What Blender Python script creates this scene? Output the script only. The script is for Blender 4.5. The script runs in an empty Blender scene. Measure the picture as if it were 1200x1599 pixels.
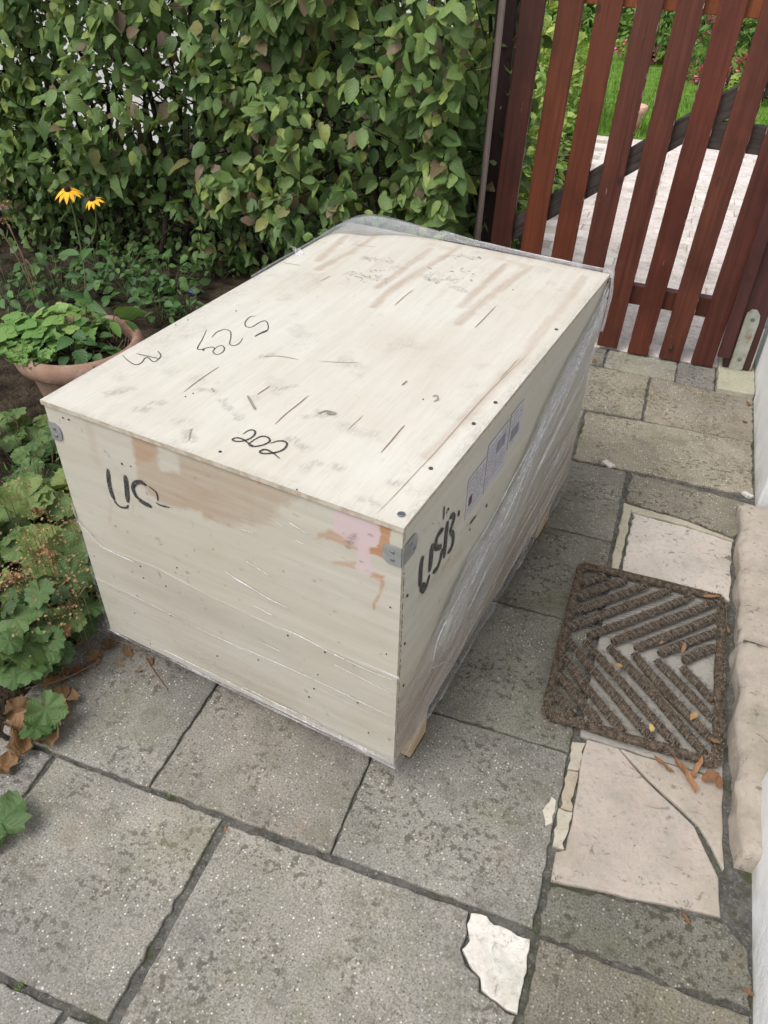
import bpy, math, random
import numpy as np
from mathutils import Matrix, Vector, noise as mnoise
random.seed(7); rng = np.random.default_rng(7)
S = bpy.context.scene
# ------------------------------------------------------------------ camera, sky, sun, exposure
CAM = np.array([0.284, -0.906, 1.552])
ROT = np.array([[0.93943495, -0.22636546, 0.25733373], [0.34234835, 0.5844982, -0.73563541], [0.01611135, 0.7791794, 0.62659388]])
FPX = 1212.07
cam = bpy.data.cameras.new('camera'); cam_ob = bpy.data.objects.new('camera', cam)
S.collection.objects.link(cam_ob); S.camera = cam_ob
cam.sensor_fit = 'VERTICAL'; cam.sensor_height = 36; cam.lens = FPX / 1599 * 36
cam.clip_start = .05; cam.clip_end = 300
mw = Matrix(ROT.tolist()).to_4x4(); mw.translation = Vector(CAM); cam_ob.matrix_world = mw
W = bpy.data.worlds.new('World'); S.world = W; W.use_nodes = True
wn = W.node_tree; bg = wn.nodes['Background']
SUN_EL, SUN_AZ = math.radians(58), math.radians(215)     # azimuth clockwise from +Y
sky = wn.nodes.new('ShaderNodeTexSky'); sky.sky_type = 'NISHITA'; sky.sun_disc = False
sky.sun_elevation = SUN_EL; sky.sun_rotation = SUN_AZ; sky.air_density = 1.0; sky.dust_density = 4.0
hs = wn.nodes.new('ShaderNodeHueSaturation'); hs.inputs['Saturation'].default_value = .42   # overcast: little blue left
wn.links.new(sky.outputs[0], hs.inputs['Color']); wn.links.new(hs.outputs[0], bg.inputs[0])
bg.inputs[1].default_value = .15
sl = bpy.data.lights.new('sun', 'SUN'); sl.energy = 1.1; sl.angle = math.radians(30); sl.color = (1, .965, .91)
so = bpy.data.objects.new('sun', sl); S.collection.objects.link(so)
sd = Vector((math.sin(SUN_AZ) * math.cos(SUN_EL), math.cos(SUN_AZ) * math.cos(SUN_EL), math.sin(SUN_EL)))
so.rotation_euler = sd.to_track_quat('Z', 'Y').to_euler()
S.view_settings.view_transform = 'Standard'; S.view_settings.look = 'None'
S.view_settings.gamma = 1; S.view_settings.use_curve_mapping = False
S.view_settings.exposure = .40

# ------------------------------------------------------------------ helpers
COL = S.collection
TH = math.radians(8.2)                        # the crate stands 8.2 degrees off the paving
NX = np.array([math.cos(TH), -math.sin(TH), 0]); NY = np.array([math.sin(TH), math.cos(TH), 0])
def ray(x, y): return ROT @ np.array([(x - 600) / FPX, -(y - 799.5) / FPX, -1.])
def ground(x, y, z=0.):                        # a measured point on the level z
    d = ray(x, y); return CAM + d * (z - CAM[2]) / d[2]
def tocrate(P): return np.array([P @ NX, P @ NY, P[2]])
def on_side(x, y): d = ray(x, y); return tocrate(CAM - d * (CAM @ NX) / (d @ NX))
def on_front(x, y): d = ray(x, y); return tocrate(CAM - d * (CAM @ NY) / (d @ NY))
def on_lid(x, y): return tocrate(ground(x, y, .76))

def link(o, parent=None):
    COL.objects.link(o)
    if parent is not None: o.parent = parent
    return o
def tag(o, label=None, cat=None, group=None, kind=None):
    if label: o['label'] = label
    if cat: o['category'] = cat
    if group: o['group'] = group
    if kind: o['kind'] = kind
    return o
def thing(name, label, cat, loc=(0, 0, 0), rz=0, group=None):
    o = bpy.data.objects.new(name, None); link(o); o.location = loc; o.rotation_euler = (0, 0, rz)
    o.empty_display_size = .05
    return tag(o, label, cat, group)
def setting(name, loc=(0, 0, 0)):
    o = bpy.data.objects.new(name, None); link(o); o.location = loc; o['kind'] = 'structure'; return o

class MB:
    def __init__(s): s.v = []; s.f = []; s.uv = []; s.t = []
    def add(s, v, f, uv=None, tone=0.):
        n = len(s.v); v = np.asarray(v, float)
        s.v.extend(v.tolist()); s.f.extend([[i + n for i in q] for q in f])
        s.uv.extend(uv if uv is not None else [(0., 0.)] * len(v)); s.t.extend([float(tone)] * len(v))
    def box(s, a, b):
        x0, y0, z0 = a; x1, y1, z1 = b
        s.add([(x0, y0, z0), (x1, y0, z0), (x1, y1, z0), (x0, y1, z0), (x0, y0, z1), (x1, y0, z1), (x1, y1, z1), (x0, y1, z1)],
              [(3, 2, 1, 0), (4, 5, 6, 7), (0, 1, 5, 4), (1, 2, 6, 5), (2, 3, 7, 6), (3, 0, 4, 7)])
    def tube(s, pts, r, n=6, tone=0., cap=True):
        pts = [np.array(p, float) for p in pts]; m = len(pts)
        rr = r if hasattr(r, '__len__') else [r] * m
        V = []; up = np.array([.13, .21, .97])
        for i, p in enumerate(pts):
            t = pts[min(i + 1, m - 1)] - pts[max(i - 1, 0)]; t = t / (np.linalg.norm(t) + 1e-9)
            a = np.cross(t, up)
            if np.linalg.norm(a) < .05: a = np.cross(t, (1, 0, 0))
            a /= np.linalg.norm(a); b = np.cross(t, a)
            for k in range(n):
                w = 2 * math.pi * k / n; V.append(p + rr[i] * (math.cos(w) * a + math.sin(w) * b))
        F = [(i * n + k, i * n + (k + 1) % n, (i + 1) * n + (k + 1) % n, (i + 1) * n + k) for i in range(m - 1) for k in range(n)]
        if cap: F += [tuple(range(n))[::-1], tuple((m - 1) * n + k for k in range(n))]
        s.add(V, F, tone=tone)
    def lathe(s, prof, n=24, c=(0, 0, 0)):
        V = [(c[0] + r * math.cos(2 * math.pi * k / n), c[1] + r * math.sin(2 * math.pi * k / n), c[2] + z) for r, z in prof for k in range(n)]
        F = [(i * n + k, i * n + (k + 1) % n, (i + 1) * n + (k + 1) % n, (i + 1) * n + k) for i in range(len(prof) - 1) for k in range(n)]
        s.add(V, F)
    def mesh(s, name, mat, smooth=False):
        me = bpy.data.meshes.new(name); me.from_pydata(s.v, [], s.f)
        me.materials.append(mat)
        if s.uv:
            uvl = me.uv_layers.new(name='UVMap'); li = np.empty(len(me.loops), int); me.loops.foreach_get('vertex_index', li)
            uvl.data.foreach_set('uv', np.array(s.uv, float)[li].ravel())
        at = me.attributes.new('tone', 'FLOAT', 'POINT'); at.data.foreach_set('value', np.array(s.t, float))
        if smooth: me.shade_smooth()
        me.validate(); return me
    def build(s, name, mat, parent=None, smooth=False, bevel=0):
        o = bpy.data.objects.new(name, s.mesh(name, mat, smooth)); link(o, parent)
        if bevel:
            m = o.modifiers.new('bevel', 'BEVEL'); m.width = bevel; m.segments = 2; m.limit_method = 'ANGLE'
        return o

def vnoise(X, Y, seed=0, octaves=3):                    # value noise on arrays
    out = np.zeros_like(X, float); amp = 1.; tot = 0
    for o in range(octaves):
        r = np.random.default_rng(seed * 17 + o).random((64, 64))
        x = X * 2 ** o + 100; y = Y * 2 ** o + 100
        xi = np.floor(x).astype(int); yi = np.floor(y).astype(int); fx = x - xi; fy = y - yi
        fx = fx * fx * (3 - 2 * fx); fy = fy * fy * (3 - 2 * fy)
        g = lambda a, b: r[(xi + a) % 64, (yi + b) % 64]
        out += amp * ((g(0, 0) * (1 - fx) + g(1, 0) * fx) * (1 - fy) + (g(0, 1) * (1 - fx) + g(1, 1) * fx) * fy)
        tot += amp; amp *= .5
    return out / tot
def catmull(P, k=5):
    P = [np.array(p, float) for p in P]; Q = [2 * P[0] - P[1]] + P + [2 * P[-1] - P[-2]]; R = []
    for i in range(1, len(Q) - 2):
        for j in range(k):
            t = j / k
            R.append(.5 * (2 * Q[i] + (Q[i + 1] - Q[i - 1]) * t + (2 * Q[i - 1] - 5 * Q[i] + 4 * Q[i + 1] - Q[i + 2]) * t * t + (3 * Q[i] - Q[i - 1] - 3 * Q[i + 1] + Q[i + 2]) * t ** 3))
    R.append(P[-1]); return R

# ------------------------------------------------------------------ materials
class NT:
    def __init__(s, name, rough=.8, spec=.3):
        s.m = bpy.data.materials.new(name); s.m.use_nodes = True; s.t = s.m.node_tree; s.N = s.t.nodes; s.L = s.t.links
        s.b = s.N['Principled BSDF']; s.b.inputs['Roughness'].default_value = rough; s.b.inputs['Specular IOR Level'].default_value = spec
        s.tc = s.N.new('ShaderNodeTexCoord'); s.obj = s.tc.outputs['Object']
    def lk(s, a, b): s.L.new(a, b)
    def inp(s, sock, v):
        if isinstance(v, bpy.types.NodeSocket): s.L.new(v, sock)
        else: sock.default_value = v
    def noise(s, scale, detail=4, rough=.55, vec=None, dist=0.):
        n = s.N.new('ShaderNodeTexNoise'); n.inputs['Scale'].default_value = scale; n.inputs['Detail'].default_value = detail
        n.inputs['Roughness'].default_value = rough; n.inputs['Distortion'].default_value = dist
        s.lk(vec or s.obj, n.inputs['Vector']); return n.outputs['Fac']
    def voro(s, scale, feature='F1', out='Distance', vec=None, rnd=1.):
        n = s.N.new('ShaderNodeTexVoronoi'); n.feature = feature; n.inputs['Scale'].default_value = scale
        n.inputs['Randomness'].default_value = rnd
        s.lk(vec or s.obj, n.inputs['Vector']); return n.outputs[out]
    def mp(s, scale=(1, 1, 1), loc=(0, 0, 0), rot=(0, 0, 0), vec=None):
        n = s.N.new('ShaderNodeMapping'); n.inputs['Scale'].default_value = scale; n.inputs['Location'].default_value = loc
        n.inputs['Rotation'].default_value = rot; s.lk(vec or s.obj, n.inputs['Vector']); return n.outputs[0]
    def ramp(s, f, *st):
        n = s.N.new('ShaderNodeValToRGB'); e = n.color_ramp.elements
        while len(e) < len(st): e.new(.5)
        for q, (p, c) in zip(e, st):
            q.position = p; q.color = (*c, 1) if hasattr(c, '__len__') else (c, c, c, 1)
        s.inp(n.inputs[0], f); return n.outputs[0]
    def mix(s, f, a, b, mode='MIX'):
        n = s.N.new('ShaderNodeMix'); n.data_type = 'RGBA'; n.blend_type = mode
        def c(v): return (*v, 1) if isinstance(v, tuple) and len(v) == 3 else v
        s.inp(n.inputs[0], f); s.inp(n.inputs[6], c(a)); s.inp(n.inputs[7], c(b)); return n.outputs[2]
    def math(s, op, a, b=0., clamp=False):
        n = s.N.new('ShaderNodeMath'); n.operation = op; n.use_clamp = clamp; s.inp(n.inputs[0], a); s.inp(n.inputs[1], b); return n.outputs[0]
    def attr(s, name, out='Fac'):
        n = s.N.new('ShaderNodeAttribute'); n.attribute_name = name; return n.outputs[out]
    def oi(s, out='Random'): n = s.N.new('ShaderNodeObjectInfo'); return n.outputs[out]
    def bump(s, h, strength=.3, dist=.002):
        n = s.N.new('ShaderNodeBump'); n.inputs['Strength'].default_value = strength; n.inputs['Distance'].default_value = dist
        s.lk(h, n.inputs['Height']); s.lk(n.outputs[0], s.b.inputs['Normal']); return n
    def col(s, c): s.inp(s.b.inputs['Base Color'], (*c, 1) if isinstance(c, tuple) else c); return s.m
    def randvec(s):
        r = s.oi(); n = s.N.new('ShaderNodeVectorMath'); n.operation = 'ADD'; s.lk(s.obj, n.inputs[0])
        c = s.N.new('ShaderNodeCombineXYZ'); s.lk(s.math('MULTIPLY', r, 37.), c.inputs[0]); s.lk(s.math('MULTIPLY', r, 91.), c.inputs[1]); s.lk(c.outputs[0], n.inputs[1])
        return n.outputs[0]

def m_concrete():                                  # slabs of exposed fine aggregate; tint from the object's colour
    t = NT('concrete_slab', .9, .2); v = t.randvec()
    big = t.noise(3.2, 5, .6, v); mid = t.noise(13, 5, .65, v, .4); fine = t.noise(230, 3, .7, v)
    c = t.mix(t.ramp(big, (.35, 0), (.68, 1)), (.205, .198, .178), (.315, .302, .270))
    c = t.mix(t.math('MULTIPLY', t.ramp(mid, (.5, 0), (.72, 1)), .55), c, (.115, .108, .088))
    c = t.mix(t.math('MULTIPLY', t.ramp(fine, (.36, 1), (.50, 0)), .6), c, (.075, .072, .062))
    c = t.mix(t.math('MULTIPLY', t.ramp(fine, (.54, 0), (.66, 1)), .55), c, (.42, .41, .37))
    vc = t.N.new('ShaderNodeTexVoronoi'); vc.inputs['Scale'].default_value = 135; t.lk(v, vc.inputs['Vector'])
    peb = t.ramp(vc.outputs['Distance'], (.20, 1), (.30, 0))
    sep = t.N.new('ShaderNodeSeparateColor'); t.lk(vc.outputs['Color'], sep.inputs[0])
    ok = t.ramp(sep.outputs[0], (.72, 0), (.74, 1)); dk = t.ramp(sep.outputs[1], (.80, 0), (.82, 1))
    pcol = t.mix(sep.outputs[2], (.42, .40, .36), (.66, .64, .60))
    c = t.mix(t.math('MULTIPLY', peb, ok), c, pcol)
    c = t.mix(t.math('MULTIPLY', t.math('MULTIPLY', peb, dk), .8), c, (.055, .05, .045))
    v2 = t.N.new('ShaderNodeTexVoronoi'); v2.inputs['Scale'].default_value = 52; t.lk(v, v2.inputs['Vector'])
    s2 = t.N.new('ShaderNodeSeparateColor'); t.lk(v2.outputs['Color'], s2.inputs[0])
    c = t.mix(t.math('MULTIPLY', t.math('MULTIPLY', t.ramp(v2.outputs['Distance'], (.10, 1), (.17, 0)), t.ramp(s2.outputs[0], (.80, 0), (.82, 1))), .9), c, t.mix(s2.outputs[1], (.55, .50, .42), (.40, .30, .22)))
    lich = t.math('MULTIPLY', t.ramp(t.noise(62, 3, .6, v), (.53, 0), (.59, 1)), t.ramp(t.noise(5.5, 4, .6, v), (.45, 0), (.56, 1)))
    c = t.mix(t.math('MULTIPLY', lich, .7), c, (.075, .066, .050))
    c = t.mix(t.math('MULTIPLY', t.ramp(t.noise(9, 5, .7, v, .8), (.54, 0), (.66, 1)), .42), c, (.115, .108, .095))
    c = t.mix(t.math('MULTIPLY', t.ramp(t.noise(7, 5, .65, v, .3), (.60, 0), (.72, 1)), .4), c, (.27, .22, .15))
    gr = t.math('MULTIPLY', t.ramp(t.noise(5.3, 4, .6, v), (.52, 0), (.70, 1)), .40)
    c = t.mix(gr, c, (.15, .155, .085))
    c = t.mix(t.math('MULTIPLY', t.ramp(t.noise(2.1, 3, .6, v, .3), (.52, 0), (.66, 1)), .2), c, (.11, .11, .115))
    c = t.mix(1., c, t.oi('Color'), 'MULTIPLY')
    t.bump(t.math('ADD', fine, t.math('ADD', t.math('MULTIPLY', peb, .25), t.math('MULTIPLY', t.noise(40, 4, .6, v), .8))), .7, .0026)
    return t.col(c)
def m_sandstone(name='sandstone', a=(.40, .345, .27), b=(.52, .465, .385), pits=.5):
    t = NT(name, .88, .2); v = t.randvec()
    c = t.mix(t.ramp(t.noise(4, 5, .6, v), (.35, 0), (.65, 1)), a, b)
    c = t.mix(t.math('MULTIPLY', t.ramp(t.noise(75, 4, .7, v), (.52, 0), (.66, 1)), .5), c, (.24, .21, .16))
    c = t.mix(t.math('MULTIPLY', t.ramp(t.noise(120, 4, .7, v), (.54, 0), (.70, 1)), .28), c, (.62, .58, .52))
    c = t.mix(t.math('MULTIPLY', t.ramp(t.noise(16, 6, .75, v, .4), (.42, 0), (.62, 1)), .38), c, (.50, .42, .36))
    c = t.mix(t.math('MULTIPLY', t.ramp(t.noise(9, 6, .7, v, .6), (.52, 0), (.66, 1)), .5), c, (.33, .31, .27))
    c = t.mix(t.math('MULTIPLY', t.ramp(t.noise(30, 5, .75, v, .5), (.60, 0), (.66, 1)), .45 + pits * .4), c, (.15, .13, .10))
    st = t.noise(1, 5, .65, t.mp((16, 34, 16), rot=(0, 0, .35), vec=v), 1.2)
    c = t.mix(t.math('MULTIPLY', t.ramp(st, (.63, 0), (.68, 1)), pits), c, (.17, .14, .11))
    c = t.mix(t.math('MULTIPLY', t.ramp(t.noise(5.5, 3, .6, v), (.56, 0), (.7, 1)), .3), c, (.27, .27, .17))
    c = t.mix(1., c, t.oi('Color'), 'MULTIPLY')
    t.bump(t.math('ADD', t.noise(75, 5, .7, v), t.math('MULTIPLY', st, .8)), .45, .004)
    return t.col(c)
def simple(name, c1, c2, scale=8, rough=.8, spec=.3, bump=.2, bscale=60, bd=.002, detail=4, metal=0):
    t = NT(name, rough, spec); c = t.mix(t.ramp(t.noise(scale, detail), (.35, 0), (.65, 1)), c1, c2)
    if bump: t.bump(t.noise(bscale, 4), bump, bd)
    t.b.inputs['Metallic'].default_value = metal
    return t.col(c)
def m_leaf(name, stops, veins=7., vc=.35, trans=.35, rough=.5, blotch=.25):
    t = NT(name, rough, .35); tone = t.attr('tone')
    col = t.ramp(tone, *stops)
    uv = t.tc.outputs['UV']; sp = t.N.new('ShaderNodeSeparateXYZ'); t.lk(uv, sp.inputs[0])
    au = t.math('ABSOLUTE', sp.outputs[1])
    mid = t.ramp(au, (.03, 1), (.09, 0))
    w = t.math('SINE', t.math('MULTIPLY', t.math('SUBTRACT', sp.outputs[0], t.math('MULTIPLY', au, .35)), veins * 6.283))
    side = t.math('MULTIPLY', t.ramp(w, (.75, 0), (1., 1)), .5)
    vv = t.math('MAXIMUM', mid, side)
    col = t.mix(t.math('MULTIPLY', vv, vc), col, t.mix(.5, col, (.30, .36, .16)))
    col = t.mix(t.math('MULTIPLY', t.ramp(t.noise(60, 3), (.5, 0), (.7, 1)), blotch), col, (.10, .085, .03))
    t.bump(t.math('ADD', t.math('MULTIPLY', w, .5), t.noise(120, 2)), .35, .002)
    t.col(col)
    tr = t.N.new('ShaderNodeBsdfTranslucent'); t.lk(t.mix(1., col, (1., 1., .55), 'MULTIPLY'), tr.inputs['Color'])
    ms = t.N.new('ShaderNodeMixShader'); ms.inputs[0].default_value = trans
    out = [n for n in t.N if n.type == 'OUTPUT_MATERIAL'][0]
    t.lk(t.b.outputs[0], ms.inputs[1]); t.lk(tr.outputs[0], ms.inputs[2]); t.lk(ms.outputs[0], out.inputs['Surface'])
    return t.m
def m_ply(name, base1, base2, grain):              # unpainted plywood; stain masks come from the panel's own attribute
    t = NT(name, .62, .3)
    g = t.noise(1, 6, .6, t.mp(grain), .6)
    c = t.mix(t.ramp(g, (.35, 0), (.65, 1)), base1, base2)
    c = t.mix(t.math('MULTIPLY', t.ramp(t.noise(2.4, 4, .6), (.42, 0), (.66, 1)), .40), c, (.47, .425, .33))
    c = t.mix(t.math('MULTIPLY', t.ramp(t.noise(1, 6, .72, t.mp(tuple(q * 6 for q in grain))), (.5, 0), (.72, 1)), .30), c, (.40, .36, .29))
    c = t.mix(t.math('MULTIPLY', t.ramp(t.noise(26, 5, .75, None, .7), (.60, 0), (.70, 1)), .22), c, (.24, .22, .18))
    a = t.N.new('ShaderNodeAttribute'); a.attribute_name = 'stain'; sp = t.N.new('ShaderNodeSeparateColor'); t.lk(a.outputs['Color'], sp.inputs[0])
    gr2 = t.noise(1, 5, .65, t.mp(tuple(q * 2.2 for q in grain)), .3)
    br = t.math('MULTIPLY', sp.outputs[0], t.ramp(gr2, (.25, .45), (.6, 1)))
    c = t.mix(br, c, (.34, .235, .155))
    c = t.mix(t.math('MULTIPLY', sp.outputs[2], t.ramp(gr2, (.25, .6), (.6, 1))), c, (.40, .20, .10))
    c = t.mix(t.math('MULTIPLY', a.outputs['Alpha'], .9), c, (.56, .43, .45))
    dn = t.math('MULTIPLY', t.ramp(t.noise(1, 5, .75, t.mp(tuple(q * 3 + 45 for q in grain)), .4), (.44, .12), (.56, 1)), 1.25, True)
    c = t.mix(t.math('MULTIPLY', sp.outputs[1], dn), c, (.10, .095, .085))
    t.bump(t.math('ADD', gr2, t.math('MULTIPLY', sp.outputs[2], -.6)), .15, .001)
    return t.col(c)
def m_flat(name, c, rough=.7, spec=.3, metal=0):
    t = NT(name, rough, spec); t.b.inputs['Metallic'].default_value = metal
    return t.col(t.mix(t.ramp(t.noise(30), (.4, 0), (.7, 1)), c, tuple(q * .8 for q in c)))
def m_ink():
    t = NT('marker_ink', .6, .3); return t.col(t.mix(t.ramp(t.noise(260, 3), (.4, 0), (.75, 1)), (.018, .018, .02), (.16, .15, .14)))
def m_film(name, uvs=(3, 60), lo=.02, hi=.62, obj=False, gloss=.55):
    t = NT(name, .16, .6); t.col((.93, .94, .96))
    uv = t.obj if obj else t.tc.outputs['UV']
    n1 = t.noise(1, 5, .65, t.mp((uvs[0], uvs[1], 1), vec=uv), .9); n2 = t.noise(1, 3, .5, t.mp((uvs[0] * .5, uvs[1] * .25, 1), vec=uv), .4)
    n3 = t.noise(1, 6, .7, t.mp((uvs[0] * 2.5, uvs[1] * 3.2, 1), vec=uv), 1.4)
    den = t.attr('tone')
    f = t.math('ADD', t.math('MULTIPLY', t.ramp(n1, (.44, 0), (.70, 1)), .5), t.math('MULTIPLY', t.ramp(n3, (.52, 0), (.64, 1)), .6))
    f = t.math('MULTIPLY', f, t.math('ADD', t.ramp(n2, (.4, .25), (.6, 1)), 0))
    a = t.math('ADD', t.math('MULTIPLY', f, t.math('ADD', t.math('MULTIPLY', den, 1.25), .10)), t.math('ADD', lo, t.math('MULTIPLY', den, .20)), True)
    a = t.math('MINIMUM', a, hi)
    t.bump(t.math('ADD', n1, n3), .5, .004)
    gl = t.N.new('ShaderNodeBsdfGlossy'); gl.inputs['Roughness'].default_value = .18
    tp = t.N.new('ShaderNodeBsdfTransparent'); ms = t.N.new('ShaderNodeMixShader'); t.lk(a, ms.inputs[0])
    out = [n for n in t.N if n.type == 'OUTPUT_MATERIAL'][0]
    t.lk(tp.outputs[0], ms.inputs[1]); t.lk(t.b.outputs[0], ms.inputs[2])
    fr = t.N.new('ShaderNodeFresnel'); fr.inputs[0].default_value = 1.3
    bp = [n for n in t.N if n.type == 'BUMP'][0]; t.lk(bp.outputs[0], gl.inputs['Normal']); t.lk(bp.outputs[0], fr.inputs['Normal'])
    m2 = t.N.new('ShaderNodeMixShader'); t.lk(t.math('MULTIPLY', fr.outputs[0], gloss, True), m2.inputs[0]); t.lk(ms.outputs[0], m2.inputs[1]); t.lk(gl.outputs[0], m2.inputs[2])
    t.lk(m2.outputs[0], out.inputs['Surface']); return t.m
def m_wood(name, a, b, worn=(.40, .34, .30), wornf=.0, rough=.5, axis=(60, 60, 2.5), spec=.35):
    t = NT(name, rough, spec); v = t.randvec()
    g = t.noise(1, 6, .65, t.mp(axis, vec=v), .5)
    c = t.mix(t.ramp(g, (.35, 0), (.65, 1)), a, b)
    c = t.mix(t.math('MULTIPLY', t.ramp(t.noise(3.5, 4, .6, v), (.5, 0), (.68, 1)), .5), c, tuple(q * .55 for q in a))
    kn = t.voro(1, vec=t.mp((9, 9, 5), vec=v)); c = t.mix(t.math('MULTIPLY', t.ramp(kn, (.05, 1), (.12, 0)), .7), c, (.02, .01, .008))
    c = t.mix(t.math('MULTIPLY', t.ramp(t.noise(1, 5, .7, t.mp((90, 90, 9), vec=v)), (.68, 0), (.73, 1)), wornf), c, worn)
    c = t.mix(1., c, t.oi('Color'), 'MULTIPLY')
    t.bump(g, .3, .0015); return t.col(c)
def m_render():
    t = NT('white_render', .85, .2); c = t.mix(t.ramp(t.noise(2.5, 4), (.35, 0), (.7, 1)), (.80, .81, .83), (.88, .885, .89))
    sp = t.N.new('ShaderNodeSeparateXYZ'); t.lk(t.obj, sp.inputs[0])
    low = t.math('MULTIPLY', t.ramp(sp.outputs[2], (.0, 1), (.10, 0)), t.ramp(t.noise(14, 4), (.35, 0), (.65, 1)))
    c = t.mix(t.math('MULTIPLY', low, .6), c, (.36, .38, .26))
    t.bump(t.math('ADD', t.noise(95, 4, .6), t.math('MULTIPLY', t.noise(28, 3), .8)), .55, .005); return t.col(c)

M = {}
M['slab'] = m_concrete()
M['stone'] = m_sandstone('sandstone', (.35, .325, .29), (.455, .425, .385), .6)
M['pink_stone'] = m_sandstone('pale_quarry_stone', (.45, .43, .40), (.58, .56, .525), 1.)
M['white_patch'] = m_sandstone('white_plaster_stone', (.62, .61, .56), (.74, .73, .69), .25)
M['cement'] = m_sandstone('cement_patch', (.42, .40, .34), (.53, .51, .44), .3)
M['mortar0'] = simple('mortar_bed', (.075, .073, .068), (.185, .18, .165), 45, .95, .1, .9, 260, .005, 6)
t = NT('mortar_bed', .95, .1)
c = t.mix(t.ramp(t.noise(45, 6, .7), (.35, 0), (.65, 1)), (.075, .073, .068), (.175, .17, .155))
c = t.mix(t.ramp(t.noise(150, 3, .7), (.58, 0), (.66, 1)), c, (.27, .255, .22))
c = t.mix(t.math('MULTIPLY', t.ramp(t.noise(7, 5, .7), (.52, 0), (.62, 1)), .7), c, (.055, .065, .025))
t.bump(t.noise(200, 5, .7), 1., .006); M['mortar'] = t.col(c)
M['soil'] = simple('soil', (.018, .014, .010), (.070, .054, .038), 14, .95, .1, 1., 60, .02, 8)
M['tile'] = m_sandstone('pink_clinker', (.74, .67, .64), (.82, .77, .74), .02)
M['lawn'] = simple('lawn_soil', (.10, .19, .03), (.16, .28, .05), 6, .9, .1, .6, 90, .01)
M['backpath'] = simple('pale_gravel', (.36, .35, .33), (.50, .49, .47), 3, .9, .2, .4, 80, .01)
M['render'] = m_render()
M['terracotta'] = None
M['steel'] = simple('galvanised_steel', (.25, .26, .25), (.36, .37, .355), 22, .45, .5, .1, 90, .001, 4, .35)
M['rusty'] = None
M['screw'] = m_flat('zinc_screw', (.30, .32, .34), .35, .5, .9)
M['dark_hole'] = m_flat('dark_mark', (.085, .075, .06), .9, .1)
M['ink'] = m_ink()
M['paper'] = m_flat('label_paper', (.46, .45, .48), .5)
M['greyprint'] = m_flat('label_print', (.27, .27, .30), .6)
M['redprint'] = m_flat('label_print_dark_red', (.10, .045, .05), .6)
t = NT('terracotta', .85, .2)
c = t.mix(t.ramp(t.noise(9, 5, .6), (.35, 0), (.68, 1)), (.255, .150, .105), (.37, .25, .195))
c = t.mix(t.math('MULTIPLY', t.ramp(t.noise(22, 5, .7), (.55, 0), (.7, 1)), .55), c, (.52, .40, .34))
c = t.mix(t.math('MULTIPLY', t.ramp(t.noise(5, 4, .6), (.52, 0), (.66, 1)), .5), c, (.22, .17, .08))
t.bump(t.noise(60, 5), .4, .004); M['terracotta'] = t.col(c)
t = NT('galvanised_rusty', .6, .4); t.b.inputs['Metallic'].default_value = .25
c = t.mix(t.ramp(t.noise(26, 5, .6), (.35, 0), (.6, 1)), (.30, .31, .25), (.44, .45, .40))
c = t.mix(t.ramp(t.noise(17, 5, .7), (.55, 0), (.68, 1)), c, (.27, .12, .05)); t.bump(t.noise(80), .3, .002); M['rusty'] = t.col(c)
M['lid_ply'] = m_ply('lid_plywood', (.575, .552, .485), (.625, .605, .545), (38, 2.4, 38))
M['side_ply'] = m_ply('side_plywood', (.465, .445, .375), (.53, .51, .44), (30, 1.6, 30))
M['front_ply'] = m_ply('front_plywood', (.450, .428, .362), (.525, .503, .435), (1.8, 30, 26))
t = NT('ply_edge', .8, .2); c = t.mix(t.ramp(t.noise(1, 5, .6, t.mp((60, 60, 60))), (.4, 0), (.6, 1)), (.38, .32, .24), (.50, .45, .37)); M['ply_edge'] = t.col(c)
M['block'] = m_wood('cardboard_block', (.46, .33, .20), (.56, .42, .27), rough=.8, axis=(4, 4, 60))
M['gate_dark'] = m_wood('dark_stained_slat', (.068, .021, .013), (.125, .040, .023), wornf=.9)
M['gate_orange'] = m_wood('orange_stained_wood', (.115, .034, .014), (.19, .056, .020), wornf=.3)
M['gate_black'] = m_wood('weathered_dark_wood', (.030, .022, .018), (.085, .067, .058), (.33, .31, .29), 1., .7, (6, 60, 60))
M['flake'] = m_flat('bare_wood_flake', (.34, .27, .23), .9)
M['post'] = m_wood('dark_post', (.028, .013, .013), (.052, .023, .023), rough=.5)
M['stake'] = m_wood('grey_stake_wood', (.17, .13, .115), (.27, .215, .19), rough=.85)
M['coir'] = simple('coir', (.052, .040, .030), (.165, .130, .098), 90, .95, .1, 1., 260, .006, 6)
t = NT('coir_bristle', .9, .1); c = t.ramp(t.attr('tone'), (0, (.055, .04, .028)), (.5, (.18, .135, .10)), (1., (.40, .34, .27))); M['bristle'] = t.col(c)
M['wire'] = m_flat('steel_wire', (.20, .20, .20), .4, .5, .4)
GREEN = [(0, (.034, .075, .020)), (.35, (.098, .185, .052)), (.62, (.185, .285, .085)), (.80, (.31, .39, .10)), (.90, (.25, .24, .09)), (.94, (.17, .125, .07)), (1., (.24, .165, .125))]
M['hedge_leaf'] = m_leaf('hedge_leaf', GREEN, 7, .35, .25, .42, .4)
M['bed_leaf'] = m_leaf('lobed_leaf', [(0, (.028, .062, .020)), (.35, (.075, .145, .045)), (.65, (.165, .245, .075)), (.85, (.22, .24, .06)), (1., (.30, .18, .07))], 5, .35, .22, .55, .35)
M['fresh_leaf'] = m_leaf('fresh_leaf', [(0, (.035, .09, .03)), (.4, (.075, .17, .045)), (.7, (.15, .29, .07)), (1., (.26, .40, .11))], 5, .35, .25, .45, .1)
M['dry_leaf'] = m_leaf('dry_leaf', [(0, (.11, .055, .025)), (.5, (.26, .145, .07)), (.8, (.42, .25, .13)), (1., (.52, .40, .08))], 6, .3, .15, .7, .4)
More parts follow.
